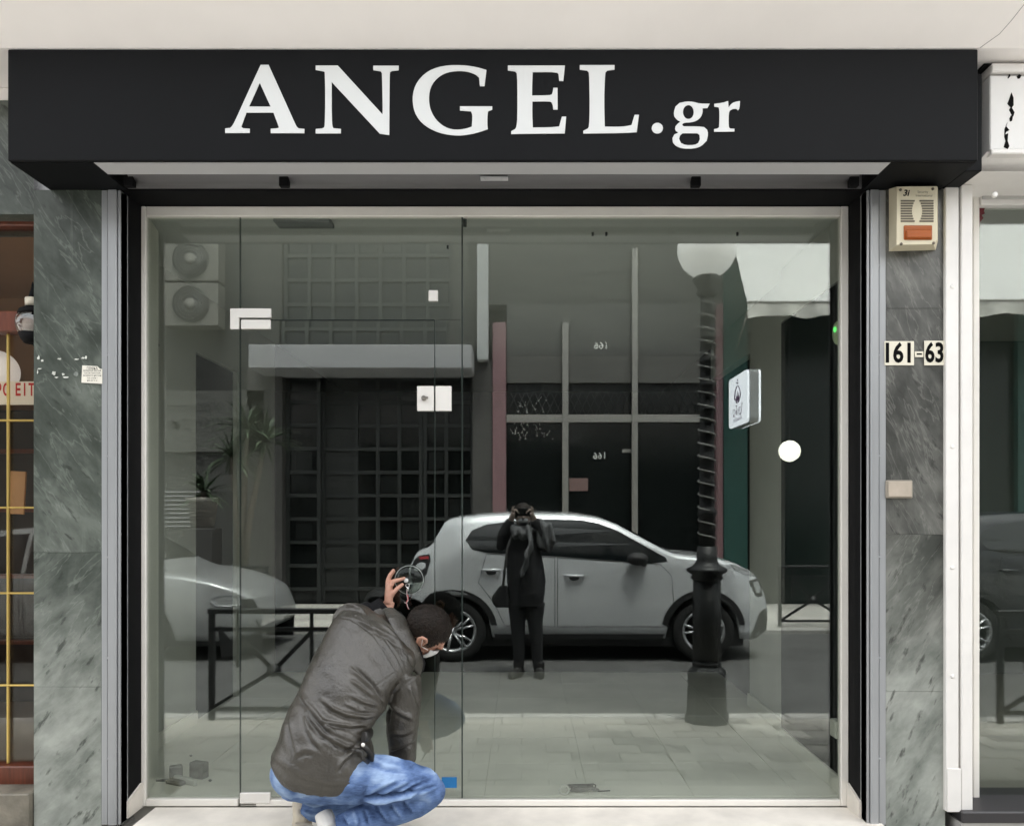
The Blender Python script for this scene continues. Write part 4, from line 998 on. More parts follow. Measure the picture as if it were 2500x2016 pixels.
# walls
obj('wall', MB().box(-16, X(527), -YO-.35, -YO, GK, TOP), M_palefac, ob)
obj('wall', MB().box(X(527), X(995), -YO-.36, -YO-.30, GK, TOP), mat('stair_back', (.03, .032, .03), .6), ob)
obj('wall', MB().box(X(527), X(592), -YO-.30, -YO+.01, GK, TOP), M_conc, ob)
obj('wall', MB().box(X(952), X(1001), -YO-.30, -YO+.01, Z(760), TOP), M_conc, ob)
obj('wall', MB().box(X(592), X(952), -YO-.30, -YO+.01, 6.6, TOP), M_conc, ob)
obj('wall', MB().box(X(1001), X(1570), -YO-.34, -YO-.01, Z(640), TOP), M_conc, ob)
obj('wall', MB().box(X(995)+.002, X(1064), -YO-.36, -YO-.30, GK, TOP), M_conc, ob)
obj('wall', MB().box(X(1570), 16, -YO-.34, -YO, Z(600), TOP), M_conc, ob)
obj('pier', MB().box(X(527)+.002, X(600), -YO-.29, -YO+.06, GK, Z(775)), M_conc2, ob)
obj('pier', MB().box(X(993), X(1035), -YO-.29, -YO+.06, GK, Z(758)), M_conc2, ob)
# stair window grid above the canopy: bars both ways with dark panes
def grid(dx0, dy0, dx1, dy1, nx, ny, depth, skip=()):
    x0, x1, z0, z1 = X(dx0), X(dx1), Z(dy1), Z(dy0)
    w = obj('window', MB().box(x0, x1, -YO-depth-.03, -YO-depth-.01, z0, z1), M_wd, ob)
    g = MB()
    for i in range(nx+1):
        x = x0+(x1-x0)*i/nx; g.box(x-.03, x+.03, -YO-depth-.009, -YO-depth+.05, z0, z1)
    for j in range(ny+1):
        z = z0+(z1-z0)*j/ny; g.box(x0, x1, -YO-depth-.008, -YO-depth+.045, z-.03, z+.03)
    obj('grid', g, M_grid, w)
    pn = MB()
    for i in range(nx):
        for j in range(ny):
            if random.random() < .22:
                xa, za = x0+(x1-x0)*(i+.5)/nx, z0+(z1-z0)*(j+.5)/ny
                pn.box(xa-.14, xa+.14, -YO-depth-.006, -YO-depth-.002, za-.15, za+.15)
    if pn.v: obj('pane', pn, mat('pane_grey', (.018, .02, .02), .2), w)
grid(598, 430, 948, 742, 7, 6, .10)
grid(604, 792, 670, 1290, 1, 10, .20); grid(676, 792, 745, 1290, 1, 10, .30); grid(748, 792, 886, 1290, 3, 10, .28); grid(896, 792, 990, 1290, 2, 10, .24)
# entrance canopy
cz0, cz1 = RD(0, 773, 8.75).z, RD(0, 724, 8.75).z
obj('canopy', MB().box(RD(527, 0, 8.75).x, RD(990, 0, 8.75).x, -YO-.1, -8.75, cz0, cz1, .008), M_canopy, ob)
# white drainpipe casing
obj('pipe_casing', MB().box(RD(1002, 0, 9.3).x, RD(1025, 0, 9.3).x, -YO, -9.3, RD(0, 755, 9.3).z, TOP), mat('casing_white', (.40, .41, .41), .6), ob)
# shop 166
Mpale2 = mat('dusty_band', (.10, .098, .09), .8, var=.15, vscale=4)
blk('pink_pillar', 1035, 680, 1063, 1330, M_pink, .10)
blk('pink_pillar', 1503, 640, 1517, 1330, M_pink, .10)
shp = thing('flower_shop', ((X(1063)+X(1500))/2, -YO, GZ), 'dark shop with number 166 across the road between pink pillars', 'shop')
kw = dict(par=shp)
blk('back_wall', 1063, 640, 1503, 1330, mat('shop_back', (.010, .009, .009), .6), -.9, 1.0, **kw)
blk('fascia', 1064, 640, 1502, 747, mat('grey_fascia', (.075, .075, .07), .5, var=.15, vscale=3), .0, .06, **kw)
blk('band', 1064, 748, 1502, 805, Mpale2, .02, .06, **kw)
blk('frame', 1064, 872, 1474, 888, M_alufr, .05, .03, **kw)
blk('frame', 1181, 680, 1194, 1095, M_alufr, .07, .02, **kw)
blk('frame', 1327, 525, 1339, 1330, M_alufr, .08, .02, **kw)
blk('frame', 1474, 640, 1486, 1330, mat('pale_stone_jamb', (.30, .28, .25), .7), .06, .03, **kw)
blk('glass', 1064, 889, 1326, 1330, M_wd, -.04, .05, **kw)
blk('glass', 1340, 889, 1473, 1330, M_wd, -.04, .05, **kw)
blk('glass', 1064, 806, 1473, 871, M_wd, -.06, .07, **kw)
lt = MB()
for i in range(24):
    for s in (1, -1):
        x = X(1064)+(X(1473)-X(1064))*i/24; z0, z1 = Z(871), Z(806); p0 = Vector((x, -YO-.03, z0 if s > 0 else z1)); p1 = Vector((x+.24, -YO-.03, z1 if s > 0 else z0))
        lt.tube([p0, p1], .008, 4)
obj('roller_lattice', lt, M_grid, shp)
def street_text(txt, dx, dy, size, m, par, proud=.02, bold=0, sx=1.0):
    c = Vector((X(dx), -YO+proud, Z(dy)))
    # the letters face the street (+y), so they read right to left seen from behind: the pane mirrors them
    return obj('lettering', text_mb(txt, size, lambda u, v: c+Vector((-u, 0, v)), bold=bold, sx=sx), m, par)
M_num = mat('number_grey', (.75, .75, .72), .5)
street_text('166', 1263, 727, .17, M_num, shp, .012); street_text('166', 1261, 958, .16, M_num, shp, -.03)
blk('letter_slot', 1196, 1005, 1236, 1032, mat('faded_note', (.22, .14, .13), .6), -.03, .045, **kw)
blk('closer', 1308, 944, 1327, 951, M_alufr, -.02, .045, **kw)
rs = random.Random(5)
fw = MB(); M_flow = mat('dried_flowers', (.34, .30, .28), .8, var=.4, vscale=30)
for i in range(46):
    px, py = rs.gauss(1400, 32), rs.uniform(985, 1165)
    if not 1346 < px < 1468: continue
    fw.ball((X(px), -YO-.3-rs.random()*.3, Z(py)), rs.uniform(.02, .05), 7, 5)
fl_ = obj('flower_bunch', fw, M_flow, None, 'bunch of dried pale flowers in the window of the shop across the road', 'flowers')
fw = MB()
for i in range(50):
    px, py = rs.uniform(1066, 1165), rs.uniform(840, 925)
    fw.ball((X(px), -YO+.0, Z(py)), rs.uniform(.006, .016), 6, 4)
    if i % 2: fw.tube([(X(px), -YO, Z(py)), (X(px)+.05*rs.uniform(-1, 1), -YO+.02, Z(py)+.07)], .004, 4)
obj('string_lights', fw, mat('frosted_bulb', (.5, .5, .48), .4), None, 'string of small frosted bulbs across the dark shop window over the road', 'string lights')
# AC units on the left front
def ac(dy0, dy1, label):
    x0, x1, z0, z1 = X(362), X(474), Z(dy1), Z(dy0); t = thing('air_conditioner', ((x0+x1)/2, -YO, z0), label, 'air conditioner', group='air conditioners on the opposite wall')
    obj('case', MB().box(x0, x1, -YO+.02, -YO+.34, z0, z1, .01), mat('ac_case', (.16, .155, .138), .5), t)
    c = (X(417), 0, (z0+z1)/2); r = (z1-z0)*.43
    obj('fan_grille', MB().lathe([(0, -YO+.342), (r, -YO+.342), (r, -YO+.356), (0, -YO+.356)], c, 28, 'y'), mat('ac_grille', (.07, .07, .066), .6), t)
    rg = MB()
    for k in range(5):
        rr = r*(.3+.17*k); rg.tube([(c[0]+rr*math.cos(a), -YO+.362, c[2]+rr*math.sin(a)) for a in [i*math.pi/14 for i in range(29)]], .006, 5)
    obj('rings', rg, mat('ac_ring', (.14, .14, .13), .5), t)
    obj('hub', MB().lathe([(0, -YO+.372), (r*.3, -YO+.372), (r*.3, -YO+.35)], c, 18, 'y'), mat('ac_hub', (.16, .155, .14), .9), t)
ac(514, 602, 'upper of two cream air conditioner units on the opposite wall'); ac(606, 694, 'lower of two cream air conditioner units on the opposite wall')
# faded shop signboard at left
t = thing('faded_signboard', ((X(333)+X(565))/2, -YO, Z(945)), 'faded grey signboard with ghost lettering on the opposite wall', 'signboard')
obj('board', MB().box(X(320), X(562), -YO+.01, -YO+.06, Z(950), Z(822)), mat('faded_board', (.09, .09, .083), .7, var=.05, vscale=3), t)
street_text('Χρώματα', 405, 858, .22, mat('ghost_letters', (.05, .05, .046), .7), t, .066); street_text('Είδη Σπιτιού', 385, 893, .24, MATS['ghost_letters'], t, .066); street_text('Υδρ', 543, 858, .22, MATS['ghost_letters'], t, .066)
obj('shopfront', MB().box(X(300), X(520), -YO+.002, -YO+.012, Z(1290), Z(1000)), mat('pale_shutter', (.06, .06, .056), .7), ob)
ln = MB()
for j in range(9): ln.box(X(335), X(420), -YO+.013, -YO+.03, Z(1035+j*9), Z(1035+j*9)+.02)
obj('louvre', ln, M_canopy, ob)
# teal pillar, illuminated sign, awning, dark shop beyond
blk('teal_pillar', 1518, 560, 1567, 1330, M_teal, .12)
blk('dark_jamb', 1568, 700, 1577, 1330, M_dark, .05)
obj('corner_wall', MB().box(X(1578), X(1650), -YO-.3, -YO+.0, GK, Z(640)), mat('mottled_wall', (.06, .062, .055), .8, var=.35, vscale=4), ob)
obj('dark_shopfront', MB().box(X(1651), 16, -YO-.3, -YO-.05, GK, Z(600)), mat('dark_green_front', (.006, .014, .012), .3), ob)
obj('green_jamb', MB().box(8.2, 8.75, -YO-.04, -YO+.08, GK, Z(640)), M_teal, ob)
Ys = 8.75
a, b = RD(1532, 787, Ys), RD(1598, 895, Ys)
sx_ = 3.38
t = thing('lightbox_sign', (sx_, -9.1, b.z), 'small white lightbox sign with purple flower emblem on the opposite corner', 'sign')
Mlb = mat('lightbox_face', (.75, .76, .80), .4, emit=(.9, .93, 1), estr=.8)
rot = Matrix.Rotation(R_(90), 3, 'Z'); piv = (sx_+.1, -8.75, 0)
def rp(x, y, z): v = rot@Vector((x, y, 0)); return Vector((piv[0]+v.x, piv[1]+v.y, z))
zc, hh, ww = RD(0, 841, 8.75).z, .40, .54
def rrect(w, h, r, n=5):
    o = []
    for cx_, cz_, a0 in ((w-r, h-r, 0), (-w+r, h-r, 90), (-w+r, -h+r, 180), (w-r, -h+r, 270)):
        for i in range(n+1): an = R_(a0+90*i/n); o.append((cx_+r*math.cos(an), cz_+r*math.sin(an)))
    return o
obj('case', MB().prism([rrect(ww, hh, .07)], lambda u, v, d: rp(u, d-.07, zc+v), .14), mat('lightbox_case', (.25, .26, .27), .5), t)
obj('face', MB().prism([rrect(ww-.004, hh-.004, .07)], lambda u, v, d: rp(u, .072+d, zc+v), .03), Mlb, t)
obj('face', MB().prism([rrect(ww-.004, hh-.004, .07)], lambda u, v, d: rp(u, -.072-d, zc+v), .03), Mlb, t)
M_pur = mat('purple_print', (.09, .01, .11), .5)
em = MB()
for dx, an, L in ((0, 0, .17), (-.05, 16, .14), (.05, -16, .14), (-.09, 30, .10), (.09, -30, .10)):
    pts = [(0, 0), (.02, L*.5), (0, L), (-.02, L*.5)]; c_, s_ = math.cos(R_(an)), math.sin(R_(an))
    em.prism([[(dx*.4+p*c_-q*s_, p*s_+q*c_-.04) for p, q in pts]], lambda u, v, d: rp(u*1.5, .1035+d, zc+v*1.25), .002)
obj('emblem', em, M_pur, t)
ar = MB(); ar.tube([rp(.17*math.cos(R_(q)), .105, zc+.02+.20*math.sin(R_(q))) for q in range(0, 181, 12)], .009, 5).ball(rp(0, .105, zc+.27), .02, 8, 6).ball(rp(0, .105, zc+.32), .013, 8, 6)
obj('emblem_arch', ar, M_pur, t)
obj('lettering', text_mb('Ίριδα', .24, lambda u, v: rp(-u, .1045, zc-.17+v)), M_pur, t); obj('lettering', text_mb('Ανθοπωλείο', .09, lambda u, v: rp(-u, .1045, zc-.30+v)), M_pur, t)
obj('bracket', MB().tube([Vector((X(1567), -YO+.05, zc)), rp(-.50, 0, zc)], .02, 6), M_iron, t)
# white awning with a hanging valance
Ya0, Ya1 = 8.05, 9.55
zf = RD(0, 635, Ya0).z; zb_ = RD(0, 380, 9.5).z
xa = RD(1571, 0, Ya0).x
aw = thing('white_awning', (xa+4, -8.6, zf), 'white canvas awning with wavy valance over the corner shop across the road', 'awning')
M_canvas = mat('awning_canvas', (.60, .60, .585), .8, var=.05, vscale=2)
rows = []
for i in range(13):
    f = i/12; rows.append([Vector((xa-.0+(x-xa), -Ya1+(Ya1-Ya0)*f, zb_+(zf-zb_)*f-.10*math.sin(math.pi*f)*(1+.15*math.sin(x*3)))) for x in [xa+j*.5 for j in range(17)]])
def sheet(mb, rows, th):
    n, m = len(rows), len(rows[0]); vs = [p for r in rows for p in r]+[p-Vector((0, 0, th)) for r in rows for p in r]
    fs = []
    for i in range(n-1):
        for j in range(m-1):
            q = (i*m+j, i*m+j+1, (i+1)*m+j+1, (i+1)*m+j); fs.append(q); fs.append(tuple(n*m+t_ for t_ in reversed(q)))
    return mb.add(vs, fs, True)
obj('canopy', sheet(MB(), rows, .006), M_canvas, aw)
rows = []
zv = RD(0, 668, Ya0).z
for i in range(5):
    f = i/4; rows.append([Vector((xa+j*.09, -Ya0+.01+.035*math.sin(j*1.1)*f+.02*math.sin(j*2.7+1)*f, zf-.012+(zv-zf)*f*(1-.22*abs(math.sin(j*.33))))) for j in range(90)])
vb = MB(); n, m = 5, 90
vb.add([p for r in rows for p in r]+[p-Vector((0, .004, 0)) for r in rows for p in r], [(i*m+j, i*m+j+1, (i+1)*m+j+1, (i+1)*m+j) for i in range(4) for j in range(89)]+[(450+i*m+j, 450+(i+1)*m+j, 450+(i+1)*m+j+1, 450+i*m+j+1) for i in range(4) for j in range(89)], True)
obj('valance', vb, mat('valance_canvas', (.55, .54, .50), .85, var=.2, vscale=5), aw)
obj('front_bar', MB().tube([(xa-.01, -Ya0, zf), (xa+8, -Ya0, zf)], .022, 8), M_alufr, aw)
obj('arm', MB().tube([(xa+.05, -Ya0-.02, zf), (RD(1548, 0, 9.5).x, -9.5, RD(0, 735, 9.5).z)], .016, 6), M_alufr, aw)
# lit globe under the awning
q = RD(1660, 948, 8.6)
t = thing('lit_globe', q, 'glowing round lamp in front of the dark shop across the road', 'lamp')
obj('globe', MB().ball(q, .165, 22, 14), mat('glowing_opal', (.8, .78, .7), .4, emit=(1, .95, .80), estr=1.5), t)
obj('rod', MB().tube([q+Vector((0, 0, .16)), Vector((q.x, q.y, zf+.3))], .008, 6), M_iron, t)
# yuccas
M_leaf = mat('yucca_leaf', (.05, .075, .04), .5, var=.35, vscale=9)
M_trunk = mat('yucca_trunk', (.15, .125, .10), .85, var=.3, vscale=20)
def yucca(x, y, z0, heads, label, n=46, ll=.5):
    t = thing('yucca_plant', (x, y, z0), label, 'plant', group='yuccas on the far pavement')
    rs = random.Random(int(x*100)); tr = MB()
    for hx, hz in heads:
        h = Vector((x+hx, y+rs.uniform(-.1, .1), hz)); tr.tube([(x+hx*.12, y, z0), (x+hx*.45, y, z0+(hz-z0)*.5), h], [.055, .045, .035], 8)
        lf = MB()
        for i in range(n):
            a = rs.uniform(0, 2*math.pi); e = rs.uniform(-.5, 1.35); L = ll*rs.uniform(.6, 1.1)
            d = Vector((math.cos(a)*math.cos(e), math.sin(a)*math.cos(e), math.sin(e))); sdv = d.cross(Vector((0, 0, 1))).normalized(); dr = .22*L
            p = [h, h+d*L*.4, h+d*L*.75-Vector((0, 0, dr*.35)), h+d*L-Vector((0, 0, dr))]
            wv = [.016, .026, .018, .002]
            up = sdv.cross(d).normalized()*.004
            vs = []
            for pp, w_ in zip(p, wv): vs += [pp-sdv*w_, pp+up, pp+sdv*w_]
            lf.add(vs, [(3*k+j, 3*k+j+1, 3*k+4+j, 3*k+3+j) for k in range(3) for j in range(2)])
        obj('leaf_rosette', lf, M_leaf, t)
    obj('trunk', tr, M_trunk, t)
    return t
q = RD(505, 0, 7.6)
yucca(q.x, -7.6, GK+.35, [(-.12, RD(0, 960, 7.6).z), (.16, RD(0, 905, 7.6).z), (.36, RD(0, 930, 7.6).z)], 'tall dark spiky yucca with several stems across the road', 52, .62)
obj('planter', MB().box(q.x-.35, q.x+.35, -7.95, -7.25, GK, GK+.42, .02), mat('planter_concrete', (.22, .21, .19), .8, var=.15, vscale=6), None, 'square concrete planter under the tall yucca across the road', 'planter')
q2 = RD(425, 1110, 7.3)
po = obj('plant_stand', MB().box(q2.x-.20, q2.x+.20, -7.5, -7.1, GK, q2.z, .01), M_conc2, None, 'grey pedestal carrying the pale flower pot across the road', 'pedestal')
obj('flower_pot', MB().lathe([(.15, 0), (.20, .36), (.22, .37), (.22, .42), (.18, .42), (.17, .36)], (q2.x, -7.3, q2.z+.002), 20), mat('pale_pot', (.32, .30, .27), .7, var=.1, vscale=8), None, 'pale round flower pot on a pedestal across the road', 'flower pot')
yucca(q2.x, -7.3, q2.z+.36, [(0, q2.z+.50)], 'small spiky plant in the pale pot across the road', 40, .48)

# ================================================================== people
# ------------------------------------------------------------------ crouching man at the glass
def C5(x, y, d): return A(640+x/3.013, 1440+y/3.013, d)      # pixel of the close view -> world point at depth d
def C4(x, y, d): return A(900+x/4.342, 1340+y/4.342, d)
man = thing('person', (A(900, 0, -.5).x, -.5, GZ), 'man in brown jacket and blue jeans crouching at the glass with one arm raised', 'person')
def ring_lr(L, R, y, d, vz=0, n=36, sq=2.3, yl=0, yr=0):
    a, b = C5(*L, y+yl), C5(*R, y+yr); c = (a+b)/2; u = (b-a)/2
    v = Vector((0, d, -vz)); out = []
    for k in range(n):
        t_ = 2*math.pi*k/n; cs, sn = math.cos(t_), math.sin(t_)
        cs = math.copysign(abs(cs)**(2/sq), cs); sn = math.copysign(abs(sn)**(2/sq), sn)
        out.append(c+u*cs+v*sn)
    return out
J = MB()
J.loft([ring_lr((108, 1250), (780, 1335), -.56, .15, -.07), ring_lr((80, 1195), (815, 1292), -.56, .165, -.06), ring_lr((112, 1125), (812, 1215), -.56, .17, -.045), ring_lr((142, 1030), (790, 1100), -.55, .165, -.02),
        ring_lr((172, 930), (800, 1010), -.535, .155), ring_lr((215, 850), (850, 950), -.515, .15), ring_lr((278, 740), (905, 885), -.49, .15),
        ring_lr((325, 610), (935, 800), -.465, .15), ring_lr((378, 500), (960, 735), -.44, .15), ring_lr((432, 400), (1010, 685), -.41, .145),
        ring_lr((480, 300), (1068, 640), -.385, .135), ring_lr((528, 215), (1115, 590), -.36, .125), ring_lr((590, 150), (1135, 520), -.34, .11), ring_lr((690, 128), (1130, 450), -.32, .095),
        ring_lr((800, 160), (1105, 400), -.305, .08), ring_lr((880, 190), (1090, 350), -.295, .07)])
# raised left sleeve and hanging right sleeve
J.tube([C5(640, 240, -.36), C5(700, 230, -.28), C5(770, 270, -.17), C5(800, 290, -.115)], [.085, .08, .07, .062], 18)
J.tube([C5(800, 300, -.115), C5(820, 230, -.105), C5(862, 160, -.100), C5(884, 128, -.098)], [.062, .058, .05, .046], 18)
J.tube([C5(1040, 640, -.36), C5(1052, 760, -.375), C5(1042, 900, -.38), C5(1030, 1020, -.37), C5(1030, 1150, -.35), C5(1034, 1262, -.335)],
       [(.085, .075), (.078, .074), (.074, .07), (.072, .068), (.066, .062), (.062, .058)], 20)
jm = remesh(J, .0065, 5, 'jacket')
co, no = verts_np(jm); pp = (proj_np(co)-np.array([640, 1440]))*3.013
front = np.clip(-no[:, 1]*1.3+.15, 0, 1)
dz = np.zeros(len(co))
FOLDS = [([(282, 745), (330, 830), (410, 930), (480, 1010), (545, 1075)], 22, .011, 1), ([(300, 840), (370, 950), (450, 1050), (540, 1110)], 20, .009, 1),
 ([(420, 780), (520, 870), (620, 915), (760, 935), (890, 905)], 17, .009, 1), ([(420, 960), (540, 985), (660, 1000), (790, 985)], 15, .007, 1), ([(640, 560), (720, 640), (800, 715), (850, 790), (880, 850)], 16, .010, -1),
 ([(640, 650), (740, 725), (840, 800)], 14, .006, 1), ([(640, 770), (750, 825), (870, 860)], 14, .006, 1), ([(600, 830), (720, 885), (860, 890)], 12, .005, 1), ([(500, 1090), (620, 1150), (760, 1150)], 18, .009, 1), ([(600, 1260), (660, 1190), (730, 1140)], 16, .009, -1),
 ([(540, 1330), (600, 1240), (680, 1160)], 18, .007, 1), ([(700, 1270), (760, 1230), (800, 1180)], 14, .008, 1), ([(200, 900), (215, 1010), (240, 1130), (260, 1210)], 20, .006, 1), ([(300, 880), (330, 1000), (380, 1100), (450, 1180)], 18, .006, 1),
 ([(230, 1220), (310, 1170), (400, 1190)], 22, .005, 1), ([(690, 200), (800, 270), (930, 330), (1050, 420)], 18, .005, 1), ([(860, 230), (960, 320), (1040, 400)], 14, .006, -1), ([(1080, 470), (1120, 540), (1165, 590)], 12, .005, 1),
 ([(1080, 700), (1110, 800), (1140, 890)], 16, .006, -1), ([(930, 830), (1010, 900), (1130, 960)], 18, .006, 1), ([(930, 1180), (1020, 1150), (1130, 1090)], 18, .007, 1), ([(940, 1050), (1040, 1060), (1140, 1010)], 18, .005, 1), ([(900, 850), (915, 900), (912, 980)], 14, .008, -1)]
for ln, wd, amp, sg_ in FOLDS:
    d, s, al_ = poly_dist(pp, ln); q = d*s*sg_/wd; fade = np.clip(np.minimum(al_, 1-al_)*5, 0, 1)
    dz += 1.45*amp*(np.exp(-q*q*1.3)-.85*np.exp(-(q-1.35)**2*1.6))*np.maximum(fade, .0)
SEAMS = [[(545, 200), (640, 212), (740, 258), (830, 345), (910, 460), (980, 580), (1030, 690)], [(680, 190), (800, 260), (900, 360), (990, 490), (1065, 650)], [(800, 735), (900, 660), (985, 600)], [(960, 770), (1060, 680), (1165, 610)], [(505, 1150), (490, 1290), (470, 1400)]]
for ln in SEAMS:
    d, s, al_ = poly_dist(pp, ln); dz += -.0035*np.exp(-(d/5.5)**2)+.0016*np.exp(-((d-11)/6)**2)
d, s, al_ = poly_dist(pp, [(520, 1020), (600, 1065), (690, 1100), (775, 1105)]); dz += .006*np.exp(-(d/28)**6)
d, s, al_ = poly_dist(pp, [(80, 1205), (160, 1275), (300, 1365), (470, 1412), (620, 1415), (740, 1375), (815, 1300)]); dz += .004*np.exp(-(d/26)**6)
nz = np.array([mnoise.fractal(Vector((c[0]*9+c[2]*6, c[1]*7, c[2]*9-c[0]*5)), 1, 2, 4) for c in co])
nz2 = np.array([mnoise.noise(Vector((c[0]*30+c[2]*22, c[1]*24, c[2]*13-c[0]*9))) for c in co])
co2 = co+no*((dz*front+.0035*nz+.0022*nz2)[:, None])
jm.vertices.foreach_set('co', co2.ravel()); jm.update()
M_jack = mat('brown_leather', (.041, .037, .030), .34, var=.30, vscale=7, bump=.30, bscale=110, spec=.6, rvar=.07)
obj('jacket', jm, M_jack, man)
# collar of the jacket, black lining, belt strap and cuff
M_lin = mat('black_lining', (.006, .006, .007), .8, spec=.2)
cl = MB(); cpts = [C5(925, 140, -.235), C5(985, 205, -.30), C5(1035, 300, -.335), C5(1078, 420, -.345), C5(1120, 505, -.335), C5(1158, 570, -.30), C5(1155, 612, -.25)]
cl.tube(cpts, [(.012, .03), (.014, .045), (.014, .05), (.014, .05), (.014, .045), (.014, .035), (.012, .02)], 12)
obj('collar', remesh(cl, .006, 3, 'collar'), M_jack, man)
cl = MB(); cl.tube([C5(985, 165, -.24), C5(1055, 270, -.305), C5(1100, 400, -.315), C5(1140, 500, -.305), C5(1172, 560, -.29), C5(1170, 600, -.26)], [(.012, .025), (.016, .035), (.016, .04), (.015, .035), (.012, .03), (.01, .02)], 12)
obj('collar_lining', remesh(cl, .006, 3, 'collar_lining'), M_lin, man)
cf = MB(); cf.tube([C5(836, 168, -.100), C5(868, 140, -.098), C5(888, 118, -.096), C5(905, 100, -.096)], [.050, .049, .043, .041], 20).tube([C5(700, 135, -.14), C5(760, 132, -.12), C5(830, 150, -.10)], [.02, .03, .03], 12)
obj('cuff', remesh(cf, .005, 2, 'cuff'), M_lin, man)
bl = MB(); bl.tube([C5(745, 1080, -.655), C5(775, 1075, -.62), C5(800, 1050, -.55)], [(.022, .010)]*3, 8).tube([C5(735, 1140, -.685), C5(770, 1165, -.675), C5(800, 1200, -.65), C5(795, 1250, -.65)], [(.012, .02)]*4, 8).tube([C5(690, 1175, -.70), C5(730, 1190, -.70), C5(740, 1235, -.70), C5(780, 1265, -.68)], .009, 8)
obj('belt_strap', bl, mat('dark_strap', (.012, .011, .010), .4), man)
obj('buckle', MB().ball(C5(742, 1137, -.70), (.008, .006, .008), 10, 6), M_steel, man)

# jeans
T = MB()
def rg(c, ax, r1, r2, n=22):
    pass
T.ball(C5(338, 1340, -.555), (.150, .138, .110), 28, 18)                                           # seat
T.tube([C5(300, 1330, -.58), C5(480, 1370, -.60), C5(680, 1385, -.605), C5(880, 1385, -.60), C5(1050, 1405, -.585), C5(1180, 1440, -.565), C5(1235, 1470, -.555)],
       [.115, .105, .098, .092, .083, .074, .066], 26)                                              # right thigh
T.ball(C5(1238, 1478, -.555), (.062, .07, .062), 20, 14)
T.tube([C5(1232, 1490, -.555), C5(1120, 1560, -.57), C5(960, 1615, -.58), C5(800, 1665, -.59), C5(640, 1720, -.60), C5(560, 1750, -.605)], [.062, .063, .064, .060, .054, .05], 22)
T.tube([C5(250, 1350, -.50), C5(420, 1400, -.40), C5(620, 1430, -.34), C5(800, 1450, -.30)], [.11, .10, .085, .07], 22)    # left thigh, hidden
T.tube([C5(800, 1450, -.30), C5(620, 1520, -.34), C5(420, 1580, -.385), C5(350, 1640, -.395)], [.066, .066, .062, .052], 20)
T.tube([C5(420, 1500, -.385), C5(400, 1580, -.39), C5(345, 1660, -.395)], [.055, .058, .05], 18)
tm = remesh(T, .0065, 5, 'jeans')
co, no = verts_np(tm); pp = (proj_np(co)-np.array([640, 1440]))*3.013; front = np.clip(-no[:, 1]*1.3+.2, 0, 1); dz = np.zeros(len(co))
JF = [([(735, 1545), (900, 1535), (1050, 1510), (1150, 1485)], 14, .016, -1), ([(330, 1480), (430, 1470), (520, 1425)], 14, .008, 1), ([(760, 1510), (880, 1440), (1000, 1390)], 18, .005, 1), ([(860, 1515), (1000, 1440), (1090, 1400)], 16, .005, 1), ([(980, 1500), (1100, 1430), (1190, 1400)], 14, .005, 1), ([(1090, 1480), (1180, 1430), (1250, 1420)], 13, .005, -1),
      ([(1150, 1500), (1230, 1470), (1300, 1440)], 12, .006, -1), ([(800, 1230), (900, 1290), (1050, 1310)], 20, .004, 1), ([(850, 1560), (880, 1630), (930, 1700)], 14, .006, 1), ([(950, 1560), (985, 1620), (1030, 1670)], 13, .006, 1), ([(1050, 1540), (1080, 1590), (1120, 1640)], 12, .005, 1), ([(760, 1600), (780, 1660), (800, 1730)], 14, .006, 1), ([(670, 1610), (690, 1680), (700, 1736)], 13, .005, -1),
      ([(600, 1640), (630, 1700), (650, 1736)], 11, .005, 1), ([(215, 1310), (225, 1390), (260, 1450)], 8, .004, -1), ([(130, 1280), (180, 1400), (290, 1480)], 16, .004, 1), ([(300, 1560), (380, 1580), (480, 1570)], 12, .005, 1), ([(290, 1620), (370, 1650), (450, 1650)], 12, .005, -1)]
for ln, wd, amp, sg_ in JF:
    d, s, al_ = poly_dist(pp, ln); q = d*s*sg_/wd; fade = np.clip(np.minimum(al_, 1-al_)*5, 0, 1)
    dz += 1.5*amp*(np.exp(-q*q*1.3)-.85*np.exp(-(q-1.35)**2*1.6))*fade
for ln in ([(340, 1480), (520, 1460), (640, 1420)], [(620, 1415), (775, 1445), (740, 1510), (660, 1530)], [(760, 1280), (900, 1330), (1100, 1350), (1260, 1400)]):
    d, s, al_ = poly_dist(pp, ln); dz += -.003*np.exp(-(d/5)**2)
nz = np.array([mnoise.fractal(Vector((c[0]*12, c[1]*8, c[2]*12)), 1, 2, 3) for c in co])
tm.vertices.foreach_set('co', (co+no*((dz*front+.004*nz)[:, None])).ravel()); tm.update()
wear_shade = np.clip(.42+dz*42+.55*nz, 0, 1)                      # rubbed pale on the ridges, dark dye left in the creases
wear_shade *= np.where(pp[:, 1]-1.0*(1530-.17*pp[:, 0]+.0*pp[:, 0]) > 40, .62, 1.0)  # shade on the shins put into the colour, along with their darker dye
at = tm.attributes.new('wear_shade', 'FLOAT', 'POINT'); at.data.foreach_set('value', wear_shade.astype(np.float32))
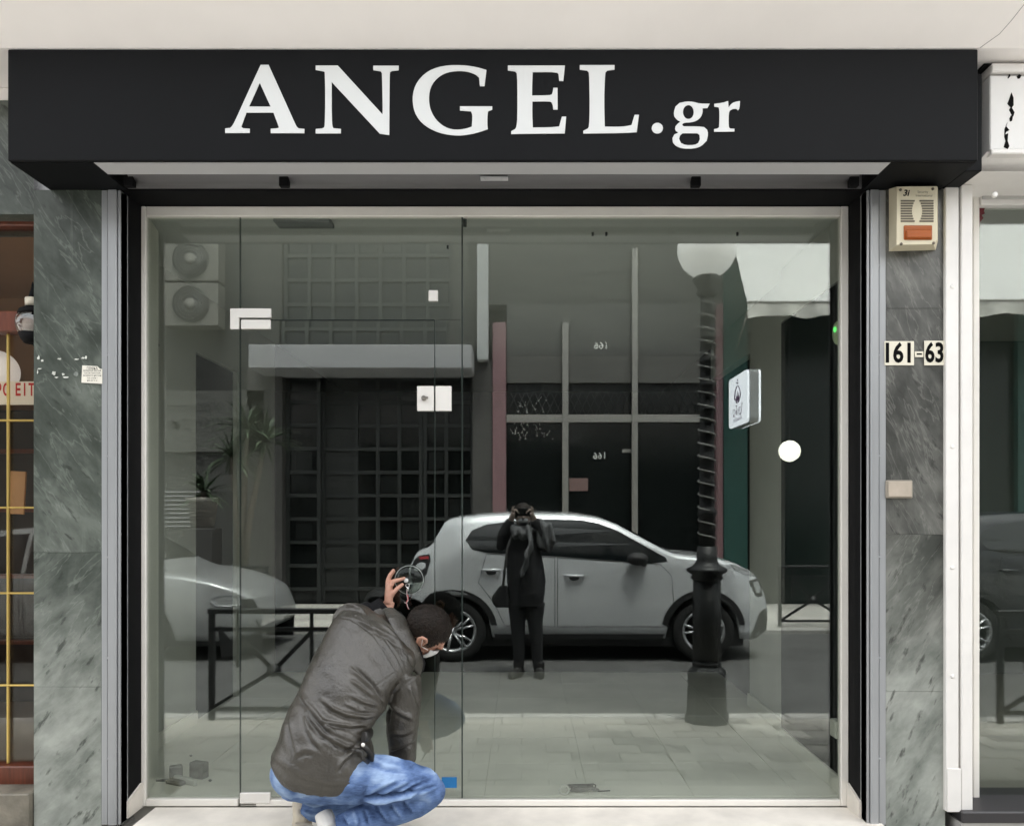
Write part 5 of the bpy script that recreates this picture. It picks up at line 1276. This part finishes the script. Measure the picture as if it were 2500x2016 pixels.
def denim_mat():
    m = bpy.data.materials.new('washed_denim'); m.use_nodes = True; n = m.node_tree.nodes; l = m.node_tree.links; b = n['Principled BSDF']
    b.inputs['Roughness'].default_value = .9; b.inputs['Specular IOR Level'].default_value = .15
    a_ = n.new('ShaderNodeAttribute'); a_.attribute_name = 'wear_shade'
    geo = n.new('ShaderNodeNewGeometry')
    t1 = n.new('ShaderNodeTexNoise'); t1.inputs['Scale'].default_value = 45; t1.inputs['Detail'].default_value = 6; t1.inputs['Roughness'].default_value = .7
    mp = n.new('ShaderNodeMapping'); mp.inputs['Scale'].default_value = (1, 1, 3); l.new(geo.outputs['Position'], mp.inputs[0]); l.new(mp.outputs[0], t1.inputs['Vector'])
    ad = n.new('ShaderNodeMath'); ad.operation = 'MULTIPLY_ADD'; l.new(t1.outputs[0], ad.inputs[0]); ad.inputs[1].default_value = .55; l.new(a_.outputs['Fac'], ad.inputs[2])
    r = n.new('ShaderNodeValToRGB'); l.new(ad.outputs[0], r.inputs[0]); e = r.color_ramp.elements
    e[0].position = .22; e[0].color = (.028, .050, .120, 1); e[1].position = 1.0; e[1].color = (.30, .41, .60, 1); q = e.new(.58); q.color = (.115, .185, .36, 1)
    l.new(r.outputs[0], b.inputs['Base Color'])
    t2 = n.new('ShaderNodeTexNoise'); t2.inputs['Scale'].default_value = 300; t2.inputs['Detail'].default_value = 3; l.new(geo.outputs['Position'], t2.inputs['Vector'])
    bu = n.new('ShaderNodeBump'); bu.inputs['Strength'].default_value = .35; bu.inputs['Distance'].default_value = .004; l.new(t2.outputs[0], bu.inputs['Height']); l.new(bu.outputs[0], b.inputs['Normal'])
    return m
M_jean = denim_mat()
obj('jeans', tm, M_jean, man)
# shoes (heels raised)
M_shoe = mat('beige_shoe', (.56, .50, .40), .6, var=.08, vscale=14, bump=.08, bscale=90); M_shoe2 = mat('white_shoe', (.76, .74, .70), .55, var=.05, vscale=14)
def shoe(heel, toe, m, w=.042):
    heel, toe = Vector(heel), Vector(toe); d = toe-heel; s = MB()
    up = Vector((0, 0, 1)); n = d.normalized(); u = (up-n*up.dot(n)).normalized()
    s.tube([heel-n*.02+u*.01, heel+d*.12+u*.012, heel+d*.4+u*.008, heel+d*.7, heel+d*.95-u*.006, toe+n*.02-u*.01], [(.03, .028), (.05, w*.92), (.048, w), (.042, w*1.12), (.03, w), (.012, w*.5)], 20)
    s.tube([heel+d*.06+u*.02, heel+d*.02+u*.085], [.040, .036], 18)
    sm = remesh(s, .005, 4, 'shoe'); o = obj('shoe', sm, m, man)
    sl_ = MB(); sl_.tube([heel-u*.044+n*.0, heel+d*.35-u*.048, heel+d*.7-u*.046, toe-u*.03], [(.009, w*.95), (.009, w*1.0), (.009, w*1.14), (.008, w*.7)], 14)
    obj('sole', sl_, mat('shoe_sole', (.50, .45, .36), .7), o)
shoe(C5(300, 1660, -.41), C5(230, 1790, -.41)+Vector((.02, .05, -.03)), M_shoe)
shoe(C5(505, 1775, -.605), C5(400, 1900, -.60)+Vector((.0, .06, -.02)), M_shoe2, .046)

# skin: head, neck, inner torso, arms and both hands as one body
B = MB(); HY = -.255
Fv = Vector((.62, .35, -.70)).normalized(); Rt = Vector((-.15, -.85, -.50)); Rt = (Rt-Fv*Rt.dot(Fv)).normalized(); Uv = Rt.cross(Fv).normalized()
HC = C5(1228, 285, HY)
HR = Matrix((Rt, Fv, Uv)).transposed()            # local x = his right, y = forward, z = crown
def hp_(x, y, z): return HC+Rt*x+Fv*y+Uv*z
B.ball(HC, (.074, .094, .092), 28, 20, HR)
B.ball(hp_(0, .045, -.055), (.058, .052, .062), 20, 14, HR)
B.ball(hp_(0, .066, -.095), (.040, .032, .026), 16, 10, HR)      # chin
B.tube([hp_(0, .085, .005), hp_(0, .108, -.028), hp_(0, .094, -.042)], [.010, .015, .012], 10)   # nose
B.tube([hp_(-.022, .088, -.066), hp_(.022, .088, -.066)], [.008, .008], 8)                       # lips
for s in (-1, 1):
    B.ball(hp_(s*.030, .080, -.004), (.013, .009, .010), 12, 8, HR)                               # eyes
    B.tube([hp_(s*.012, .089, .014), hp_(s*.045, .080, .014)], .007, 8)                           # brow
neck0 = C5(1080, 520, -.33)
B.tube([hp_(0, -.02, -.05), hp_(0, -.025, -.10), C5(1075, 440, -.275), C5(975, 560, -.31)], [.056, .052, .048, .05], 20)
B.tube([C5(975, 560, -.31), C5(760, 650, -.42), C5(560, 1000, -.5), C5(430, 1250, -.55)], [.055, .10, .10, .10], 18)
B.tube([C5(800, 400, -.35), C5(650, 240, -.35), C5(760, 270, -.18), C5(800, 290, -.12), C5(830, 230, -.108), C5(870, 150, -.100)], [.05, .05, .042, .038, .032, .027], 14)
B.tube([C5(950, 600, -.34), C5(1030, 660, -.35), C5(1042, 900, -.38), C5(1030, 1150, -.35), C5(1038, 1290, -.33), C5(1060, 1330, -.32)], [.05, .05, .04, .035, .027, .025], 14)
# ear (right), left ear hidden
for s in (1, -1):
    e0 = hp_(s*.076, -.012, -.022)
    er = [hp_(s*.074, .004, -.048), hp_(s*.078, .012, -.028), hp_(s*.080, .010, .002), hp_(s*.086, -.006, .016), hp_(s*.090, -.026, .010), hp_(s*.088, -.030, -.008), hp_(s*.082, -.018, -.030), hp_(s*.076, -.004, -.052)]
    B.tube(er, [.006, .006, .0065, .007, .008, .007, .006, .006], 8)
    B.ball(hp_(s*.078, -.012, -.014), (.008, .018, .026), 12, 8, HR)
# raised left hand: palm, four fingers, thumb
hy = -.085
wr_ = C4(205, 640, -.098)
B.tube([C5(870, 150, -.100), wr_, C4(214, 560, -.094)], [(.026, .026), (.026, .022), (.028, .020)], 14)
B.tube([C4(212, 580, -.094), C4(214, 500, -.088), C4(216, 420, -.082), C4(222, 370, -.078)], [(.030, .019), (.036, .019), (.037, .017), (.033, .014)], 16)
def finger(pts, r0, r1):
    n = len(pts); B.tube(pts, [r0+(r1-r0)*i/(n-1) for i in range(n)], 12)
    B.ball(pts[-1], r1*1.02, 12, 8)
finger([C4(196, 400, -.078), C4(200, 330, -.074), C4(222, 275, -.066), C4(262, 222, -.052)], .0095, .0072)     # little / ring finger raised
finger([C4(206, 390, -.070), C4(216, 320, -.060), C4(240, 272, -.050), C4(268, 236, -.042)], .0098, .0075)
finger([C4(228, 385, -.082), C4(252, 338, -.070), C4(300, 326, -.055), C4(345, 318, -.044)], .0098, .0076)      # middle, bent to the knob
finger([C4(240, 392, -.094), C4(262, 345, -.092), C4(318, 328, -.078), C4(376, 310, -.062)], .0100, .0078)      # index
finger([C4(228, 520, -.100), C4(262, 462, -.104), C4(305, 415, -.092), C4(356, 376, -.072)], .0125, .0085)      # thumb
# right hand hanging behind the knee
hb = C5(1062, 1335, -.32)
B.tube([C5(1040, 1295, -.33), hb, C5(1075, 1390, -.31)], [(.026, .02), (.034, .018), (.034, .014)], 14)
for i, o_ in enumerate((-.024, -.008, .008, .024)):
    L = (.062, .07, .072, .055)[i]; p0 = C5(1076, 1395, -.31)+Vector((o_, 0, 0)); finger([p0, p0+Vector((.004, .012, -L*.5)), p0+Vector((.012, .03, -L*.85))], .0095, .0075)
p0 = hb+Vector((-.03, .005, -.005)); finger([p0, p0+Vector((-.02, .01, -.03)), p0+Vector((-.018, .02, -.055))], .011, .008)
bm_ = remesh(B, .0036, 3, 'body')
def skin_mat():
    m = mat('skin', (.50, .27, .195), .5, var=.13, vscale=26, bump=.06, bscale=260)
    b = m.node_tree.nodes['Principled BSDF']; b.inputs['Subsurface Weight'].default_value = .12; b.inputs['Subsurface Radius'].default_value = (.012, .005, .003); b.inputs['Subsurface Scale'].default_value = .5
    return m
obj('body', bm_, skin_mat(), man)
# fingernails
M_nail = mat('nail', (.58, .36, .28), .3)
# hair: cap over the skull with a fuzzy, layered edge
H = MB(); H.ball(hp_(0, -.012, .012), (.082, .101, .094), 30, 22, HR)
hm = remesh(H, .006, 2, 'hair')
co, no = verts_np(hm); q = co-np.array(HC); lx, ly, lz_ = q@np.array(Rt), q@np.array(Fv), q@np.array(Uv)
# hairline: below it the shell shrinks into the head
edge = np.where(ly > .02, .018+(ly-.02)*.55, np.where(ly > -.03, -.020, -.062+(ly+.03)*.1))
edge = np.where((np.abs(lx) > .055) & (ly > -.035) & (ly < .045), np.where(ly > .012, -.052, -.006), edge)
fz = np.array([mnoise.noise(Vector(c)*55) for c in co])*.006
k_ = np.clip((lz_-edge+fz)/.014, -1, 1)
st1 = np.array([mnoise.fractal(Vector((a*60, b*22, c*40)), 1, 2, 4) for a, b, c in zip(lx, ly, lz_)])
off = np.where(k_ > 0, -.001+.004*st1, 0)+np.where(k_ < 0, .03*k_, 0)
hm.vertices.foreach_set('co', (co+no*off[:, None]).ravel()); hm.update()
M_hair = mat('dark_brown_hair', (.014, .009, .006), .55, var=.5, vscale=40, bump=.5, bscale=120, spec=.3)
ho = obj('hair', hm, M_hair, man)
rs = random.Random(21); tf = MB(); ks = np.where((k_ > .05))[0]
for i in range(2600):
    v = int(ks[rs.randrange(len(ks))]); p = Vector(co[v]); nn = Vector(no[v])
    d = (-Uv*.55-Fv*.45*(1 if ly[v] < .03 else -1)+Vector((rs.uniform(-.5, .5), rs.uniform(-.5, .5), rs.uniform(-.5, .5)))); d = (d-nn*d.dot(nn)).normalized()
    L = rs.uniform(.014, .028); w_ = d.cross(nn)*rs.uniform(.0012, .0024); b0 = p+nn*.001; b1 = p+d*L*.6+nn*rs.uniform(.002, .005); b2 = p+d*L+nn*rs.uniform(.0, .006)
    tf.add([b0-w_, b0+w_, b1-w_*.8, b1+w_*.8, b2], [(0, 1, 3, 2), (2, 3, 4)])
obj('tuft', tf, M_hair, ho)
# face mask with ear loop
mk = MB(); rows = []
for i in range(9):
    t_ = -1.15+2.3*i/8
    rows.append([hp_(.066*math.sin(t_), .030+.078*math.cos(t_)+bul, z) for z, bul in ((-.030, .004), (-.052, .012), (-.075, .010), (-.098, .004), (-.118, -.010))])
mk.add([p for r in rows for p in r]+[p-Fv*.004 for r in rows for p in r], [(i*5+j, i*5+j+1, (i+1)*5+j+1, (i+1)*5+j) for i in range(8) for j in range(4)]+[(45+i*5+j, 45+(i+1)*5+j, 45+(i+1)*5+j+1, 45+i*5+j+1) for i in range(8) for j in range(4)], True)
M_mask = mat('white_mask', (.78, .78, .78), .8)
mo = obj('face_mask', mk, M_mask, man)
for z in (-.034, -.11): obj('ear_loop', MB().tube([hp_(.068, .052, z), hp_(.080, .015, z*.7-.012), hp_(.089, -.022, -.010+(.02 if z > -.05 else -.03))], .0016, 6), M_mask, mo)

# ------------------------------------------------------------------ clear suction disc in his hand
dc = C4(425, 330, -.028)
sd_ = thing('suction_disc', dc, 'clear round suction disc with knob and red cord held against the glass', 'suction cup')
prf = [(.0, -.010), (.030, -.008), (.058, .004), (.067, .014), (.0675, .0165), (.058, .008), (.03, -.003), (.0, -.005)]
obj('cup', MB().lathe(prf, dc, 40, 'y'), glass_mat('clear_vinyl', (.88, .90, .88), 1.22, .12), sd_)
rim = [(dc.x+.067*math.cos(a), dc.y+.0155, dc.z+.067*math.sin(a)) for a in [i*math.pi/28 for i in range(57)]]
obj('rim', MB().tube(rim, .0016, 6), mat('frosted_rim', (.42, .44, .43), .25), sd_)
kn = C4(402, 330, -.048)
obj('knob', MB().lathe([(0, -.018), (.0085, -.018), (.0105, -.014), (.0105, .0), (.007, .004), (.006, .012)], kn, 20, 'y'), mat('clear_knob', (.55, .55, .53), .15, coat=.6), sd_)
obj('knob_ring', MB().tube([(kn.x+.0095*math.cos(a), kn.y-.016, kn.z+.0095*math.sin(a)) for a in [i*math.pi/12 for i in range(25)]], .0016, 6), mat('chrome_ring', (.75, .75, .74), .15, metal=.9), sd_)
c2_ = C4(412, 385, -.044)
obj('clip', MB().tube([(c2_.x+.0085*math.cos(a), c2_.y, c2_.z+.0085*math.sin(a)) for a in [i*math.pi/10 for i in range(21)]], .0018, 6).tube([c2_+Vector((0, 0, -.008)), c2_+Vector((.001, .004, -.026))], .005, 8), MATS['chrome_ring'], sd_)
M_cord, M_cordw = mat('red_cord', (.45, .05, .05), .8), mat('pale_cord', (.66, .52, .50), .8)
obj('cord', MB().tube([C4(412, 480, -.04), C4(420, 520, -.042), C4(400, 560, -.045), C4(408, 600, -.046), C4(424, 640, -.046)], .0022, 6), M_cord, sd_)
obj('cord', MB().tube([C4(405, 420, -.042), C4(405, 490, -.040), C4(418, 545, -.044), C4(398, 572, -.046), C4(382, 566, -.048)], .0020, 6).tube([C4(404, 575, -.046), C4(415, 612, -.048), C4(428, 636, -.046)], .0018, 6), M_cordw, sd_)

# ------------------------------------------------------------------ photographer by the kerb, mirrored in the panes
PY = -3.98
def C7(x, y, Y=3.98):
    k = (Y+CD)/F
    return Vector(((1180+x/3.618-CX)*k, -Y, CZ+(CY-(1200+y/3.618))*k))
ph = thing('person', (C7(360, 0).x, PY, RZ), 'photographer in a long dark coat and scarf holding up a phone, mirrored in the window', 'person')
M_coat = mat('black_coat', (.010, .010, .012), .8, var=.2, vscale=12); M_scarf = mat('grey_scarf', (.11, .113, .118), .9, var=.45, vscale=7, stretch=(3, 3, .8))
M_boot = mat('dark_boot', (.015, .014, .013), .6)
def prg(xl, xr, y, d, n=28):
    a, b = C7(xl, y), C7(xr, y); c = (a+b)/2; h = (b.x-a.x)/2
    return [Vector((c.x+h*math.copysign(abs(math.cos(t_))**.85, math.cos(t_)), PY+d*math.sin(t_), c.z)) for t_ in [2*math.pi*k/n for k in range(n)]]
P = MB()
P.loft([prg(235, 520, 1010, .13), prg(222, 545, 900, .145), prg(205, 548, 790, .15), prg(198, 530, 650, .145), prg(190, 510, 520, .14), prg(185, 500, 420, .14), prg(200, 470, 350, .13), prg(260, 420, 300, .09)])
fy = 3.90
P.tube([C7(215, 400), C7(160, 470, 3.93), C7(175, 380, 3.90), C7(240, 250, 3.865)], [.075, .065, .06, .045], 16)
P.tube([C7(480, 380), C7(555, 470, 3.93), C7(530, 360, 3.90), C7(445, 250, 3.865)], [.085, .095, .085, .045], 16)
cm = remesh(P, .009, 4, 'coat'); co, no = verts_np(cm)
w_ = np.array([mnoise.fractal(Vector((c[0]*14, c[1]*10, c[2]*4)), 1, 2, 3) for c in co]); cm.vertices.foreach_set('co', (co+no*(w_*.008)[:, None]).ravel()); cm.update()
obj('coat', cm, M_coat, ph)
P = MB()
for a, b, c, d in ((305, 300, 310, 310), (450, 455, 470, 480)):
    P.tube([C7(a, 980), C7(b, 1150), C7(c, 1350), C7(d, 1560)], [.105, .075, .06, .05], 18)
obj('trousers', remesh(P, .009, 4, 'trousers'), M_coat, ph)
for xs_ in (300, 482):
    e = -1 if xs_ < 400 else .3
    P = MB(); P.tube([C7(xs_+10, 1500), C7(xs_+8, 1590), C7(xs_+6, 1612)], [.055, .05, .048], 16)
    p0 = C7(xs_+5, 1618); P.tube([p0+Vector((-e*.03, -.05, .025)), p0+Vector((0, .02, .03)), p0+Vector((e*.06, .11, .018)), p0+Vector((e*.08, .15, .008))], [.04, .05, .042, .025], 16)
    mm = remesh(P, .007, 3, 'boot'); co, no = verts_np(mm); co[:, 2] = np.maximum(co[:, 2], RZ); mm.vertices.foreach_set('co', co.ravel()); obj('boot', mm, M_boot, ph)
# body: head, neck, arms and hands
P = MB(); hc = C7(350, 210, 4.0)
P.ball(hc, (.075, .095, .105), 24, 16).ball(hc+Vector((0, .05, -.06)), (.055, .045, .06), 16, 10).tube([hc+Vector((0, .088, .01)), hc+Vector((0, .112, -.025))], [.01, .014], 8)
for s in (-1, 1): P.ball(hc+Vector((s*.03, .082, .0)), (.014, .01, .01), 10, 6).ball(hc+Vector((s*.076, -.005, -.015)), (.012, .02, .03), 10, 8)
P.tube([hc+Vector((0, 0, -.06)), C7(350, 330), C7(350, 600), C7(370, 900)], [.055, .055, .10, .10], 16)
P.tube([C7(300, 380), C7(215, 400), C7(165, 460, 3.93), C7(240, 250, 3.865), C7(255, 215, 3.85)], [.05, .05, .042, .03, .028], 12)
P.tube([C7(400, 380), C7(480, 380), C7(545, 460, 3.93), C7(445, 250, 3.865), C7(432, 215, 3.85)], [.05, .05, .042, .03, .028], 12)
def pfinger(pts, r): P.tube(pts, [r, r, r*.95, r*.8][:len(pts)], 8); P.ball(pts[-1], r*.85, 8, 6)
for s, wx_ in ((-1, 255), (1, 432)):
    P.tube([C7(wx_, 220, 3.85), C7(wx_-s*6, 195, 3.83), C7(wx_-s*10, 178, 3.82)], [(.026, .022), (.036, .02), (.033, .018)], 12)
    for i in range(3):
        o_ = 8*i; pfinger([C7(wx_+s*(2-o_*.3), 185-o_*1.2, 3.83), C7(wx_-s*(10+o_), 160-o_*.4, 3.80), C7(wx_-s*(40+o_), 166+o_*1.5, 3.795)], .0085)
    pfinger([C7(wx_+s*6, 190, 3.84), C7(wx_+s*4, 150, 3.81), C7(wx_-s*12, 132, 3.80)], .0085)
    pfinger([C7(wx_-s*2, 215, 3.85), C7(wx_-s*22, 208, 3.83), C7(wx_-s*42, 196, 3.815)], .010)
obj('body', remesh(P, .0045, 2, 'body'), mat('pale_skin', (.30, .235, .205), .6), ph)
hh_ = MB(); hh_.ball(hc+Vector((0, -.015, .02)), (.088, .108, .108), 24, 16).tube([hc+Vector((0, -.07, 0)), hc+Vector((0, -.07, -.14))], [.075, .06], 14)
hm2 = remesh(hh_, .008, 2, 'hair'); co, no = verts_np(hm2); w_ = np.array([mnoise.noise(Vector((c[0]*60, c[1]*30, c[2]*20))) for c in co]); hm2.vertices.foreach_set('co', (co+no*(w_*.005)[:, None]).ravel())
obj('hair', hm2, M_hair, ph)
obj('face_mask', MB().ball(hc+Vector((0, .062, -.058)), (.052, .045, .045), 16, 10), mat('grey_mask', (.22, .23, .24), .8), ph)
S = MB()
S.tube([C7(250, 320, 3.87), C7(300, 370, 3.84), C7(370, 380, 3.84), C7(420, 320, 3.87)], [.05, .06, .06, .05], 14)
S.tube([C7(400, 340, 3.84), C7(420, 430, 3.80), C7(400, 520, 3.79), C7(370, 640, 3.80), C7(350, 735, 3.81)], [(.05, .03), (.07, .03), (.11, .025), (.13, .022), (.125, .02)], 18)
S.tube([C7(470, 270, 3.88), C7(540, 330, 3.86), C7(560, 420, 3.86), C7(520, 500, 3.87)], [(.045, .045), (.09, .06), (.10, .06), (.07, .045)], 16)
sm_ = remesh(S, .008, 3, 'scarf'); co, no = verts_np(sm_); w_ = np.sin(co[:, 0]*85+co[:, 2]*18)*.010; sm_.vertices.foreach_set('co', (co+no*w_[:, None]).ravel()); sm_.update()
obj('scarf', sm_, M_scarf, ph)
pz = CZ
setp(obj('phone', MB().box(-.075, .075, -3.815, -3.805, pz-.037, pz+.037, .004), M_dark), 'dark phone held up level by the photographer in the mirror image', 'phone')
bg_ = MB(); bg_.loft([[Vector((C7(x, y).x, -3.98+dy, C7(x, y).z)) for x, y, dy in ((x0, yy, -.05), (x1, yy, -.05), (x1, yy, .06), (x0, yy, .06))] for x0, x1, yy in ((110, 235, 1020), (78, 232, 985), (72, 225, 930), (105, 220, 880), (150, 210, 830))])
bgo = setp(obj('shoulder_bag', remesh(bg_, .01, 6, 'shoulder_bag'), M_coat), 'black shoulder bag hanging at the photographer\'s hip in the mirror image', 'bag')
obj('strap', MB().tube([C7(170, 840, 3.95), C7(185, 700, 3.84), C7(210, 500, 3.83), C7(260, 360, 3.86)], (.012, .012, .012, .012), 8), mat('strap_grey', (.06, .06, .06), .7), bgo)
